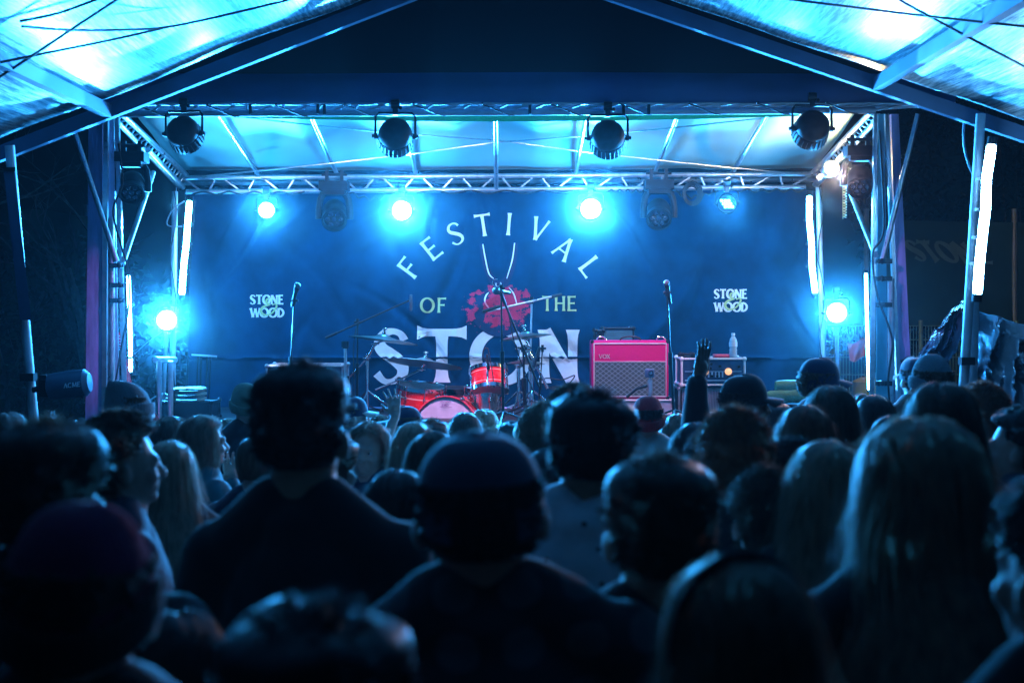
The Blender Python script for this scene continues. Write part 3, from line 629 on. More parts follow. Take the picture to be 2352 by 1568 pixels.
# ------------------------------------------------------------------ behind the stage
tarp = mat('green_tarpaulin', (.03, .075, .05), .7, var=.3, vscale=2, bump=.3, bscale=4)
T = thing('tarpaulin_wall', 'dark green tarpaulin hung behind bare branches', 'tarpaulin', G(110, 16))
part('sheet', MB().grid(lambda u, v: P(-80+320*u, 475+20*u+240*v+4*math.sin(u*9), 16+.12*math.sin(u*14)+.08*noise.noise(Vector((u*5, v*4, 0)))), 50, 20), tarp, T)
for x in (-40, 200): part('pole', MB().tube(P(x, 470, 16.1), G(x, 16.1), .03), M['alu_rough'], T)
T = thing('tarpaulin_wall', 'green festival sheet with slanted pale lettering behind the fence', 'tarpaulin', G(2150, 15.5))
def tr(x, z, o=0): return Vector((x, 15.5+.10*math.sin(x*2.2+z)+.05*noise.noise(Vector((x, z, 2)))-o, z))
aa, bb_ = P(1995, 505, 15.5), P(2460, 745, 15.5)
part('sheet', MB().grid(lambda u, v: tr(aa.x+(bb_.x-aa.x)*u, aa.z+(bb_.z-aa.z)*v-.03*u), 60, 24), tarp, T)
t = Text2D(); c0 = P(2085, 576, 15.5); t.word('STONE', 0, 0, .22, 1.9, .12)
for s_ in t.st:
    for i, (x, y, w_) in enumerate(s_): s_[i] = (x*.95-y*.8+c0.x, y+c0.z+x*-.03, w_)
part('lettering', t.build(lambda x, z, o: tr(x, z, .02+o)), mat('faded_print', (.20, .26, .16), .8, var=.1), T, smooth=False)
for x in (1990, 2330): part('pole', MB().tube(P(x, 480, 15.6), G(x, 15.6), .03), M['alu_rough'], T)
# bare trees behind the guitar side
bark = mat('bark', (.10, .09, .08), .9, var=.4, vscale=20, bump=.5, bscale=40)
def bare_tree(label, base, h, seed, spread=.5):
    rnd = random.Random(seed); T = thing('bare_tree', label, 'tree', base); tw = MB(); tk = MB()
    def grow(p, d, L, r, lev):
        pts = [p]; n = 5
        for k in range(n):
            d = (d+Vector((rnd.uniform(-1, 1), rnd.uniform(-.6, .6), rnd.uniform(-.5, .7)))*.22).normalized(); pts.append(pts[-1]+d*L/n)
        (tk if lev < 2 else tw).path(pts, r, 6 if lev < 2 else 4, r*.6)
        if lev < 5:
            for k in range(2 if lev > 0 else 4):
                q_ = pts[rnd.randint(2, n)]; dd = (d+Vector((rnd.uniform(-1, 1), rnd.uniform(-.8, .8), rnd.uniform(-.7, .8)))*spread*1.7).normalized(); grow(q_, dd, L*rnd.uniform(.55, .75), r*.52, lev+1)
    grow(Vector(base), Vector((0, 0, 1)), h, .07, 0)
    part('trunk', tk, bark, T); part('crown', tw, bark, T)
bare_tree('bare tree with fine twigs in front of the green tarpaulin', G(60, 15), 2.3, 4)
bare_tree('bare tree with hanging twigs right behind the timber tower post', G(215, 14.5), 2.2, 11)
# temporary fence and things behind it on the amplifier side
fm = mat('fence_wire', (.25, .33, .18), .5, .5, var=.2, vscale=10)
T = thing('mesh_fence', 'temporary green wire mesh fence behind the lit can', 'fence', G(2080, 14.2))
mb = MB()
for k in range(64): mb.tube(P(1895+7*k, 748, 14.2), G(1895+7*k, 14.2), .004, n=4)
for y in (748, 780, 820, 860, 900): mb.tube(P(1895, y, 14.2), P(2340, y, 14.2), .005, n=4)
part('mesh', mb, fm, T)
for x in (1893, 2115, 2335): part('post', MB().tube(P(x, 735, 14.2), G(x, 14.2), .022), fm, T)
part('screen', MB().grid(lambda u, v: (P(1895+445*u, 0, 14.3).x, 14.32+.03*math.sin(u*20), 1.5*v), 40, 6), mat('fence_screen_cloth', (.02, .06, .04), .9, var=.3, vscale=4), T)
solo('folded_vest', MB().grid(lambda u, v: P(1946+42*u+6*v*(1-u), 786+42*v-6*u+5*math.sin(u*5), 14.05+.03*math.sin(u*7+v*3)), 14, 12), mat('orange_hi_vis', (.9, .10, .03), .7, emis=None, var=.15, vscale=15, bump=.3), 'orange hi-vis vest hung over the mesh fence', 'vest')
def leafy(label, c, rad, n, m, seed, size=.05, cat='shrub'):
    rnd = random.Random(seed); T = thing('shrub', label, cat, Vector((c[0], c[1], 0))); mb = MB()
    for k in range(n):
        v = Vector((rnd.gauss(0, 1), rnd.gauss(0, 1), rnd.gauss(0, 1))); v = v.normalized()*rnd.uniform(.4, 1)**.5
        p = Vector(c)+Vector((v.x*rad[0], v.y*rad[1], v.z*rad[2]))+Vector((0, 0, .2*noise.noise(v*3)))
        d = Vector((rnd.uniform(-1, 1), rnd.uniform(-1, 1), rnd.uniform(-1, 1))).normalized(); e = d.orthogonal().normalized(); s = size*rnd.uniform(.6, 1.3)
        mb.add([p-d*s, p+e*s*.4, p+d*s, p-e*s*.4], [(0, 1, 2, 3)])
    part('foliage', mb, m, T, smooth=False)
    mb = MB()
    for k in range(6): mb.path([Vector((c[0]+.05*k-.12, c[1], 0)), Vector(c)+Vector((rnd.uniform(-1, 1)*rad[0]*.6, 0, rnd.uniform(-.5, .8)*rad[2]))], .012, 5, .004)
    part('stem', mb, bark, T)
leafm = translucent('yellow_green_leaves', (.28, .26, .05), .4, .6, var=.5, vscale=8)
darkleaf = translucent('dark_leaves', (.02, .045, .02), .3, .6, var=.5, vscale=6)
leafy('yellow leafy shrub lit up behind the mesh fence', tuple(P(1965, 860, 15.2)), (.55, .3, .45), 1500, leafm, 3)
leafy('dark shrub in front of the tarpaulin with bare twigs', (P(120, 0, 15).x, 15, 1.6), (1.6, .5, 1.1), 3500, darkleaf, 5, .06)
leafy('dark tall bush beyond the largest glowing tube', (P(2330, 0, 17).x, 17, 3.2), (2.0, .8, 2.3), 5000, darkleaf, 8, .08)
lamp('foliage_fill', P(1960, 860, 14.7), 3, (.8, .9, .25), .1)  # unseen fill light behind the fence, tuned to brighten the yellow foliage
solo('rubbish_bin', MB().lathe(P(2000, 905, 13.6)-Vector((0, 0, .0)), (0, 0, 1), [(.15, -.6), (.17, .1), (.18, .12), (.1, .16)], 20), mat('yellow_bin', (.6, .42, .03), .5, var=.1), 'yellow bin peeking out behind the slimmest tube', 'bin')
# shiny plastic sheeting draped at the marquee leg
sheet = mat('shiny_plastic_sheeting', (.22, .38, .48), .14, .55, var=.4, vscale=3, bump=1.0, bscale=12, stretch=(1.6, 1, .9), coat=.8)
def sheetf(xa, ya, xb, yb, xc, yc, xd, yd, Y, amp, seed):
    A, Bv, C, D = P(xa, ya, Y), P(xb, yb, Y), P(xc, yc, Y), P(xd, yd, Y)
    def f(u, v):
        p = L2(L2(A, Bv, u), L2(D, C, u), v); n = noise.fractal(Vector((u*4, v*3.0, seed)), 1, 2, 4)
        return p+Vector((.02*n, amp*math.sin(u*17+v*4+3*n)*.5+amp*n, .02*n))
    return MB().grid(f, 110, 110)
solo('plastic_sheet', sheetf(2185, 712, 2222, 690, 2170, 880, 2085, 850, 10.4, .12, 2), sheet, 'crumpled shiny plastic sheet pulled tight against the leaning leg', 'plastic sheet')
solo('plastic_sheet', sheetf(2232, 712, 2420, 760, 2420, 980, 2215, 960, 10.0, .16, 5), sheet, 'wide draped plastic sheet glinting behind the curly haired head', 'plastic sheet')
leg('second steel pole between the two plastic sheets', (2232, 690), (2228, 905), 9.9, .05)
# follow spot clamped to the marquee leg, with the maker's name on its side
T = thing('clamped_light', 'black spotlight with maker name clamped low on the leaning marquee leg', 'stage light', P(80, 890, 9.4))
part('body', MB().lathe(P(203, 878, 9.2), Vector((1, 0, .12)), [(.06, -.26), (.085, -.25), (.092, -.12), (.088, -.02), (.06, .01), (.01, .015)], 28), mat('spot_shell', (.03, .06, .10), .45, var=.15, vscale=20), T)
part('yoke', MB().box(P(128, 890, 9.25), (.16, .14, .11)).box(P(103, 885, 9.25), (.05, .1, .14)).tube(P(75, 895, 9.3), P(110, 890, 9.3), .02), M['black'], T, smooth=False)
t = Text2D(); t.word('ACM', 0, 0, .03, 1.6, .15); cc = P(158, 884, 9.2); t.glyph('E', .095, 0, .03, 0, 1.6)
part('lettering', t.build(lambda x, y, o: Vector((cc.x+x-.0, 9.2-math.sqrt(max(0, .094**2-(y)**2))-.002-o, cc.z+y+x*.12))), white_ink, T, smooth=False)
# ------------------------------------------------------------------ instruments and gear
def foot(x, Y): return Vector((P(x, 0, Y).x, Y, FZ))
micgrille = mat('mic_grille', (.10, .10, .12), .45, .3, var=.4, vscale=300, bump=.5, bscale=400)
def microphone(label, head, d, s=1.0, kind='vocal', parent=None):
    head = Vector(head); d = Vector(d).normalized(); T = thing('microphone', label, 'microphone', head)
    if kind == 'vocal':
        part('grille', MB().ball(head, .027*s, 14, 10), micgrille, T)
        part('body', MB().lathe(head-d*.02*s, -d, [(.024*s, 0), (.024*s, .012*s), (.017*s, .03*s), (.012*s, .15*s), (.008*s, .16*s)], 14), M['blackmetal'], T)
    else:
        part('body', MB().lathe(head, -d, [(.008*s, 0), (.011*s, .004), (.011*s, .12*s), (.006*s, .13*s)], 12), micgrille if kind == 'silver' else M['blackmetal'], T)
    return T
def stand(label, x, y_top, x2, Y, boom=None, r=.0085, m='black', name='mic_stand', cat='microphone stand', base=True, clutch=True, tail=None):
    f = foot(x2, Y); a = P(x, y_top, Y); T = thing(name, label, cat, f)
    mid = a+(f-a)*.5
    part('tube', MB().tube(a, mid, r*.8), M[m], T); part('lower_tube', MB().tube(mid, f+Vector((0, 0, .05)), r*1.25), M[m], T)
    if clutch: part('clutch', MB().tube(mid+Vector((0, 0, .04)), mid-Vector((0, 0, .06)), r*1.9), M['blackmetal'], T); part('boom_clamp', MB().tube(a+Vector((0, 0, -.03)), a+Vector((0, 0, .03)), r*1.7).tube(a+Vector((-.03, 0, 0)), a+Vector((.03, 0, 0)), r*1.2), M['blackmetal'], T)
    if boom:
        p, q_ = P(*boom[0]), P(*boom[1]); part('boom', MB().tube(p, q_, r*.9), M[m], T)
        part('boom_grip', MB().tube(p, p+(q_-p)*.14, r*1.4), M['rubber'], T)
    for s in (0, 2.1, 4.2):
        part('leg', MB().tube(f+Vector((0, 0, .10)), f+Vector((.24*math.cos(s+.4), .24*math.sin(s+.4), .012)), r*.8), M[m], T)
    return T
dark = 'blackmetal'
stand('straight mic stand with a slightly leaning top on the guitar side', 676, 690, 660, 11.3, m=dark)
microphone('vocal mic on the straight stand on the guitar side', P(683, 656, 11.3), (.25, 0, 1), .95)
stand('boom stand reaching over the upper ride cymbal', 821, 740, 820, 12.3, boom=((748, 776, 12.3), (940, 690, 12.2)), m=dark)
microphone('small silver mic at the end of the boom over the cymbal', P(944, 676, 12.2), (0, 0, 1), 1.1, 'silver')
stand('short stand with an empty clip between the crate and the first boom stand', 793, 792, 796, 12.0, r=.016, m='alu')
part('clip', MB().box(P(793, 788, 12), (.06, .04, .03)), M['black'], [o for o in COL.objects if o.get('label', '').startswith('short stand with an empty')][0])
stand('tall centre mic stand standing closest to the crowd', 1151, 662, 1156, 11.2, boom=((1148, 668, 11.2), (1238, 888, 11.15)), r=.0095, m=dark)
microphone('vocal mic on the tall centre stand', P(1140, 668, 11.15), (-.6, -1, .1), 1.15)
part('cable_loop', MB().path([P(1140+9*math.cos(a*.5), 650+9*math.sin(a*.5), 11.15) for a in range(11)], .004, 5), M['alu'], [o for o in COL.objects if o.get('label') == 'tall centre mic stand standing closest to the crowd'][0])
stand('overhead boom stand behind the right hand cymbals', 1221, 690, 1216, 12.7, boom=((1290, 676, 12.7), (1120, 715, 12.5)), m='alu', r=.011)
microphone('black overhead mic in front of the red splashed ball', P(1108, 716, 12.45), (-1, -.1, -.32), 1.3, 'pencil')
stand('low stand holding the tilted silver mic by the hi-hat', 1246, 800, 1236, 12.0, m=dark, r=.007)
microphone('silver pencil mic tilted over the hi-hat', P(1240, 797, 12.0), (.35, 0, 1), 1.35, 'silver')
stand('mic stand in front of the pink amplifier edge', 1532, 672, 1548, 11.4, m=dark, r=.0105)
microphone('vocal mic on the stand in front of the pink amplifier', P(1531, 650, 11.4), (-.2, 0, 1), .95)
stand('thick black stand between hi-hat and centre mic stand', 1202, 800, 1206, 11.9, m=dark, r=.012)
# cymbals
bronze = mat('cymbal_bronze', (.38, .36, .31), .34, 1, var=.2, vscale=30, bump=.15, bscale=20)
def cymbal(label, c, r, tilt, yaw=0, group='cymbals', lighter=True):
    c = Vector(c); ax = Vector((math.sin(tilt), -math.sin(yaw), 1)).normalized()
    T = thing('cymbal', label, 'cymbal', c, group)
    part('plate', MB().lathe(c, ax, [(r, 0), (r*.8, .012), (r*.5, .022), (r*.24, .030), (r*.2, .042), (r*.12, .052), (.012, .055), (.012, .050), (r*.2, .036), (r*.5, .018), (r, -.003)], 48), bronze, T)
    part('wing_nut', MB().lathe(c, ax, [(.016, .055), (.016, .075), (.009, .078), (.009, .10)], 10).ball(c+ax*.10, (.022, .008, .010), 8, 6), M['chrome'], T)
cymbal('upper pale cymbal over the big printed letter S', P(880, 782, 12.25), .30, .13, -.07)
cymbal('lower tilted cymbal between the printed S and T', P(975, 836, 12.05), .32, .12, -.15)
cymbal('ride cymbal over the printed letter O right side', P(1207, 775, 12.25), .225, -.12, -.07)
cymbal('pair of hi-hat cymbals behind the rack tom', P(1208, 835, 12.3), .165, .02, -.02)
def hardware(label, parts, legs_at, r=.012, cat='cymbal stand', name='cymbal_stand'):
    T = thing(name, label, cat, foot(*legs_at))
    for a, b, rr in parts: part('tube', MB().tube(P(*a), P(*b), rr), M['chrome'], T)
    mb = MB()
    for a, b, rr in parts: mb.ball(P(*a), rr*2.2, 8, 6).tube(P(*a)+Vector((-.035, -.01, 0)), P(*a)+Vector((.035, -.01, 0)), rr*.8)
    part('joint', mb, M['chrome'], T)
    f = foot(*legs_at)
    for s in (.3, 2.4, 4.5): part('leg', MB().tube(f+Vector((0, 0, .2)), f+Vector((.25*math.cos(s), .25*math.sin(s), .01)), .009), M['chrome'], T)
hardware('chrome boom stand carrying the upper pale cymbal', [((843, 822, 12.3), (844, 938, 12.3), .013), ((843, 822, 12.3), (862, 790, 12.27), .011), ((843, 822, 12.3), (790, 880, 12.3), .009), ((862, 790, 12.27), (880, 782, 12.25), .008)], (844, 12.3))
hardware('chrome boom stand carrying the lower tilted cymbal', [((917, 872, 12.1), (917, 938, 12.1), .012), ((917, 872, 12.1), (968, 848, 12.06), .009), ((917, 872, 12.1), (862, 895, 12.1), .008), ((968, 848, 12.06), (974, 836, 12.05), .008)], (917, 12.1))
hardware('chrome stand carrying the ride cymbal beside the amplifier', [((1212, 800, 12.25), (1258, 892, 12.2), .012), ((1222, 845, 12.4), (1222, 938, 12.4), .016), ((1208, 778, 12.25), (1212, 800, 12.25), .009)], (1222, 12.4))
hardware('chrome hi-hat stand rising behind the red rack tom', [((1191, 838, 12.3), (1192, 938, 12.3), .015), ((1192, 800, 12.3), (1191, 838, 12.3), .007)], (1192, 12.3), name='hi_hat_stand')
# drums
def drum_shell():
    m = mat('red_sparkle_shell', (.75, .008, .012), .25, .1, coat=1, var=.2, vscale=6)
    nt = m.node_tree; b = nt.nodes['Principled BSDF']; tc = [n for n in nt.nodes if n.type == 'TEX_COORD'][0]
    v = nt.nodes.new('ShaderNodeTexVoronoi'); v.inputs['Scale'].default_value = 55; nt.links.new(tc.outputs['Object'], v.inputs['Vector'])
    n = nt.nodes.new('ShaderNodeTexNoise'); n.inputs['Scale'].default_value = 14; nt.links.new(tc.outputs['Object'], n.inputs['Vector'])
    mr = nt.nodes.new('ShaderNodeMapRange'); mr.inputs[1].default_value = .18; mr.inputs[2].default_value = .05; nt.links.new(v.outputs[0], mr.inputs[0])
    mu = nt.nodes.new('ShaderNodeMath'); mu.operation = 'MULTIPLY'; nt.links.new(mr.outputs[0], mu.inputs[0]); nt.links.new(n.outputs[0], mu.inputs[1])
    mx = nt.nodes.new('ShaderNodeMix'); mx.data_type = 'RGBA'; mx.inputs[7].default_value = (1, .75, .75, 1); nt.links.new(mu.outputs[0], mx.inputs[0])
    nt.links.new(b.inputs['Base Color'].links[0].from_socket, mx.inputs[6]); nt.links.new(mx.outputs[2], b.inputs['Base Color']); return m
shell = drum_shell(); skin_m = mat('drum_head', (.50, .58, .62), .55, var=.12, vscale=14)
inlay = mat('shell_inlay', (.8, .5, .35), .3, var=.1)
def drum(label, c, ax, r, L, hoopw=.035, lugs=8, group='red drums', bass=False):
    c = Vector(c); ax = Vector(ax).normalized(); T = thing('drum', label, 'drum', c, group); a, u, w = MB().frame(ax)
    part('shell', MB().lathe(c, ax, [(r, -L/2), (r, L/2)], 40), shell, T)
    part('inlay', MB().lathe(c, ax, [(r*1.004, -L*.30), (r*1.004, -L*.27)], 40).lathe(c, ax, [(r*1.004, L*.27), (r*1.004, L*.30)], 40), inlay, T)
    for e in (-1, 1):
        h = c+ax*e*L/2
        part('hoop', MB().lathe(h, ax*e, [(r*1.0, -.012), (r*1.05, -.012), (r*1.05, hoopw*.6), (r*1.01, hoopw*.6), (r*1.0, .002)], 40), M['chrome'] if not bass else mat('red_hoop', (.7, .06, .09), .3, coat=.6, var=.15), T)
        part('head', MB().lathe(h, ax*e, [(r*.99, .0), (r*.97, .006), (.01, .007)], 40), skin_m, T)
        for k in range(lugs):
            t = 2*math.pi*k/lugs+.3; d = u*math.cos(t)+w*math.sin(t)
            part('lug', MB().tube(h+d*r*1.06+ax*e*hoopw*.5, h+d*r*1.06-ax*e*.07, .006, n=6).ball(h+d*r*1.05-ax*e*.075, (.013, .013, .02), 8, 6).ball(h+d*r*1.06+ax*e*hoopw*.6, .010, 8, 6), M['chrome'], T)
    return T
drum('large red sparkle floor tom beside the bass drum', P(964, 934, 12.15), (.10, -.12, 1), .200, .34)
drum('small tilted red rack tom over the snare', P(1123, 873, 12.05), (-.07, .40, 1), .160, .165, lugs=6)
T = drum('small chrome snare drum under the rack tom', P(1112, 912, 12.25), (.03, -.05, 1), .165, .13, lugs=8, group=None)
for ch in T.children:
    if ch.name.startswith('shell') or ch.name.startswith('inlay'): ch.data.materials[0] = M['chrome']
BDm = drum('bass drum with pale pink head facing the crowd', P(1035, 982, 12.0), (-.16, -1, .05), .262, .38, .045, 8, None, True)
fc = P(1035, 982, 12.0); ax = Vector((-.16, -1, .05)).normalized(); a_, u_, w_ = MB().frame(ax); fcx = fc+ax*(.19+.009)
if w_.z < 0: w_ = -w_
rx = Vector((1, 0, 0)); rx = (rx-ax*rx.dot(ax)).normalized()
def onhead(x, y, o): return fcx+rx*x+w_*y+ax*o
hp = MB().lathe(onhead(-.145, -.105, 0), ax, [(.052, -.002), (.052, .003), (.04, .004), (.01, .0045)], 24)
part('port_hole', hp, mat('port_ring', (.10, .06, .10), .5, var=.2), BDm)
part('badge', MB().box(onhead(-.155, -.115, .005), (.05, .004, .055)), M['black'], BDm, smooth=False)
t = Text2D(); t.word('EMO', -.034, .195, .020, 1.5, .12)
t.st.append([(-.045+.09*k/16, .217+.012*abs(math.sin(k*math.pi/4)), .004) for k in range(17)]); t.st.append([(-.05+.1*k/10, .180-.006*math.sin(k/10*3.14), .003) for k in range(11)])
part('lettering', t.build(lambda x, y, o: onhead(x, y, o)), mat('purple_print', (.12, .03, .16), .7, var=.1), BDm, smooth=False)
solo('drum_throne', MB().lathe(foot(1045, 12.6)+Vector((0, 0, .17)), (0, 0, 1), [(.14, -.03), (.17, -.02), (.17, .03), (.12, .05), (.01, .05)], 24).tube(foot(1045, 12.6), foot(1045, 12.6)+Vector((0, 0, .17)), .03), M['black'], 'round black low stool seat showing over the bass drum rim', 'stool')
microphone('clip-on mic pointing down into the rack tom', P(1122, 848, 11.9), (.1, .1, -1), 1.0, 'pencil')
cable('mic cable loop above the rack tom', [P(x, y, 11.88) for x, y in ((1122, 835), (1110, 818), (1112, 802), (1120, 800), (1124, 815), (1130, 850), (1135, 890))], .0045)
cable('black cable down the boom stand by the crate', [P(x, y, 12.25) for x, y in ((818, 752), (812, 800), (813, 870), (815, 935))], .005)
cable('cable sagging from the centre microphone to the floor', [P(x, y, 11.1) for x, y in ((1152, 672), (1168, 720), (1180, 780), (1200, 840), (1225, 900), (1230, 940))], .005)
cable('cable loops on the floor behind the amplifier feet', [P(x, y, 12.5) for x, y in ((1235, 880), (1255, 868), (1290, 872), (1320, 862), (1300, 885), (1260, 890), (1300, 900))], .006)
# pink covered amplifier
amp_m = mat('pink_red_vinyl', (.62, .001, .12), .6, var=.06, vscale=60, bump=.25, bscale=500, spec=.15)
def grillm():
    m = mat('diamond_grille_cloth', (.05, .085, .075), .8, var=.15, vscale=30)
    nt = m.node_tree; b = nt.nodes['Principled BSDF']; tc = [n for n in nt.nodes if n.type == 'TEX_COORD'][0]; prev = None
    for ang, sc in ((52, 20), (-52, 20)):
        mp = nt.nodes.new('ShaderNodeMapping'); mp.inputs['Rotation'].default_value = (0, R(ang), 0); nt.links.new(tc.outputs['Object'], mp.inputs[0])
        wv = nt.nodes.new('ShaderNodeTexWave'); wv.bands_direction = 'X'; wv.inputs['Scale'].default_value = sc*.5; nt.links.new(mp.outputs[0], wv.inputs[0])
        mr = nt.nodes.new('ShaderNodeMapRange'); mr.inputs[1].default_value = .86; mr.inputs[2].default_value = 1.0; nt.links.new(wv.outputs[1], mr.inputs[0])
        if prev: 
            mx = nt.nodes.new('ShaderNodeMath'); mx.operation = 'MAXIMUM'; nt.links.new(prev.outputs[0], mx.inputs[0]); nt.links.new(mr.outputs[0], mx.inputs[1]); prev = mx
        else: prev = mr
    mx = nt.nodes.new('ShaderNodeMix'); mx.data_type = 'RGBA'; mx.inputs[7].default_value = (.19, .26, .24, 1); nt.links.new(prev.outputs[0], mx.inputs[0])
    nt.links.new(b.inputs['Base Color'].links[0].from_socket, mx.inputs[6]); nt.links.new(mx.outputs[2], b.inputs['Base Color']); return m
AY = 12.2; A0, A1 = P(1358, 782, AY), P(1536, 916, AY)      # upper and lower front corners
aw, ah, ad = A1.x-A0.x, A0.z-A1.z, .27
amp = thing('amplifier', 'pink guitar amplifier with diamond grille cloth on a white flight case', 'amplifier', Vector(((A0.x+A1.x)/2, AY+ad/2, A1.z)))
def rbox(c, d, bev):
    me = MB().box(c, d).mesh('b', Vector((0, 0, 0)), False); bm = bmesh.new(); bm.from_mesh(me); bmesh.ops.bevel(bm, geom=list(bm.edges), offset=bev, segments=3, affect='EDGES', profile=.5)
    mb = MB(); mb.v = [v.co.copy() for v in bm.verts]; mb.f = [tuple(v.index for v in f.verts) for f in bm.faces]; bm.free(); return mb
amp_c = Vector(((A0.x+A1.x)/2, AY+ad/2, (A0.z+A1.z)/2))
part('cabinet', rbox(amp_c, (aw, ad, ah), .018), amp_m, amp)
fy = AY-.004; pipe = MB(); i0 = .022
def fr(x, z): return Vector((A0.x+x*aw, fy-.004, A0.z-z*ah))
pipe.path([fr(.035, .05), fr(.965, .05), fr(.965, .955), fr(.035, .955), fr(.035, .05)], .0048, 6).tube(fr(.035, .36), fr(.965, .36), .003, n=6)
part('piping', pipe, M['white'], amp)
part('grille', MB().add([fr(.045, .365)+Vector((0, .004, 0)), fr(.955, .365)+Vector((0, .004, 0)), fr(.955, .945)+Vector((0, .004, 0)), fr(.045, .945)+Vector((0, .004, 0))], [(0, 1, 2, 3)]), grillm(), amp, smooth=False)
t = Text2D(); t.glyph('V', .0, 0, .036, 0, 1.3, 1.1); t.glyph('O', .034, 0, .034, 0, 1.3, 1.05); t.glyph('X', .066, 0, .036, 0, 1.3, 1.1); cc = fr(.12, .27)
part('lettering', t.build(lambda x, y, o: Vector((cc.x+x, fy-.004-o, cc.z+y))), mat('gold_letter', (.8, .7, .6), .3, .6, var=.1), amp, smooth=False)
hx = P(1450, 0, AY).x
part('handle', MB().path([Vector(p) for p in catmull([(hx-.09, AY+.1, A0.z), (hx-.07, AY+.1, A0.z+.022), (hx, AY+.1, A0.z+.035), (hx+.07, AY+.1, A0.z+.022), (hx+.09, AY+.1, A0.z)], 6)], .008, 8), M['rubber'], amp)
mb = MB()
for xx in (A0.x+.01, A1.x-.01):
    for zz in (A0.z-.01, A1.z+.01): mb.ball((xx, AY+.012, zz), .017, 10, 8)
part('corner_guard', mb, M['black'], amp)
mb = MB(); 
for xx in (A0.x+.09, A1.x-.06): mb.path([Vector((xx-.04, AY+.1, A0.z)), Vector((xx-.02, AY+.1, A0.z+.03)), Vector((xx+.02, AY+.1, A0.z+.03)), Vector((xx+.05, AY+.1, A0.z))], .007, 6)
part('vent_clip', mb, M['chrome'], amp)
def crate(label, x0_, y0_, x1_, y1_, Y, dep, m, trim, name='flight_case', cat='flight case', grid=False, toz=None):
    a, b = P(x0_, y0_, Y), P(x1_, y1_, Y); z0_ = b.z if toz is None else toz; c = Vector(((a.x+b.x)/2, Y+dep/2, (a.z+z0_)/2)); d = (b.x-a.x, dep, a.z-z0_)
    T = thing(name, label, cat, Vector((c.x, c.y, z0_)))
    part('body', MB().box(c, (d[0]-.012, d[1]-.012, d[2]-.012)), m, T, smooth=False)
    mb = MB(); xs = (c.x-d[0]/2, c.x+d[0]/2); ys = (c.y-d[1]/2, c.y+d[1]/2); zs = (z0_+.008, a.z-.008)
    for x in xs:
        for y in ys: mb.tube((x, y, zs[0]), (x, y, zs[1]), .010, n=6)
    for z in zs:
        for y in ys: mb.tube((xs[0], y, z), (xs[1], y, z), .010, n=6)
        for x in xs: mb.tube((x, ys[0], z), (x, ys[1], z), .010, n=6)
    for x in xs:
        for y in ys:
            for z in zs: mb.ball((x, y, z), .020, 8, 6)
    part('edging', mb, trim, T); return T, c, d
crate('white and blue case carrying the pink amplifier', 1352, 917, 1545, 990, 12.15, .35, M['alu_rough'], M['white'], toz=FZ)
T, c, d = crate('rack case with two glowing meters and many knobs', 1566, 822, 1710, 886, 12.25, .4, mat('rack_face', (.02, .05, .10), .4, .3, var=.2, vscale=20), M['white'])
f0 = Vector((c.x, 12.25-.006, c.z))
for k in range(16):
    mb = MB().lathe(f0+Vector((random.Random(k).uniform(-.44, .44)*d[0], -.0, (.22 if k % 2 else -.12)*d[2]+.02*math.sin(k*5))), (0, -1, 0), [(.013, 0), (.011, .016), (.002, .017)], 10); part('knob', mb, M['black'], T)
mb = MB()
for k in range(7): mb.box(f0+Vector((-.1+.03*k, -.004, -.02)), (.012, .006, .05))
mb.box(f0+Vector((0, -.002, d[2]*.02)), (d[0]*.9, .004, .006)).box(f0+Vector((0, -.002, -d[2]*.3)), (d[0]*.9, .004, .01)); part('fader', mb, M['alu'], T, smooth=False)
for x in (1620, 1673):
    pz = P(x, 853, 12.24); part('meter', MB().lathe(pz, (0, -1, 0), [(.030, -.006), (.030, .004), (.024, .006), (.002, .007)], 20), mat('lit_meter', (.9, .6, .3), .4, emis=(1, .45, .15), estr=1.1), T)
cable('patch lead hanging from the rack case', [P(x, y, 12.18) for x, y in ((1583, 858), (1583, 890), (1578, 915), (1590, 950))], .005)
T, c, d = crate('speaker cabinet with mesh front under the rack case', 1560, 890, 1716, 990, 12.3, .4, M['black'], M['alu'], name='speaker_cabinet', cat='speaker', toz=FZ)
mb = MB()
for k in range(40): mb.tube((c.x-d[0]*.46+k*d[0]*.92/40, 12.29, c.z-d[2]*.45), (c.x-d[0]*.46+(k+.6)*d[0]*.92/40, 12.29, c.z+d[2]*.45), .0016, n=4)
for k in range(24): mb.tube((c.x-d[0]*.46, 12.288, c.z-d[2]*.45+k*d[2]*.9/24), (c.x+d[0]*.46, 12.288, c.z-d[2]*.45+k*d[2]*.9/24), .0016, n=4)
part('mesh_grille', mb, M['alu_rough'], T)
crate('small black control box standing behind the pink amplifier', 1386, 752, 1455, 792, 12.75, .2, mat('teal_box', (.03, .14, .18), .5, var=.2), M['blackmetal'], name='control_box', cat='box')
crate('dark upright box behind the amplifier beside the printed N', 1368, 757, 1386, 935, 12.72, .2, M['black'], M['blackmetal'], name='speaker_column', cat='speaker')
crate('little mixer standing on the rack case corner', 1567, 812, 1592, 822, 12.35, .15, M['alu_rough'], M['black'], name='pedal_box', cat='box')
solo('pink_box', rbox(P(1660, 817, 12.45), (.16, .12, .028), .006), mat('pink_plastic', (.9, .08, .12), .5, var=.05), 'flat pink box lying on the rack case beside the bottle', 'box')
bt = thing('water_bottle', 'clear water bottle standing on the rack case', 'bottle', P(1684, 822, 12.4)); bc = P(1684, 822, 12.4)
clear = mat('bottle_plastic', (.75, .88, .92), .12, var=.1, vscale=25, trans=.35, coat=.5, bump=.3, bscale=60)
part('body', MB().lathe(bc, (0, 0, 1), [(.030, 0), (.035, .008), (.033, .03), (.035, .04), (.033, .055), (.035, .07), (.031, .085), (.036, .10), (.036, .14), (.030, .165), (.014, .19), (.014, .20)], 24), clear, bt)
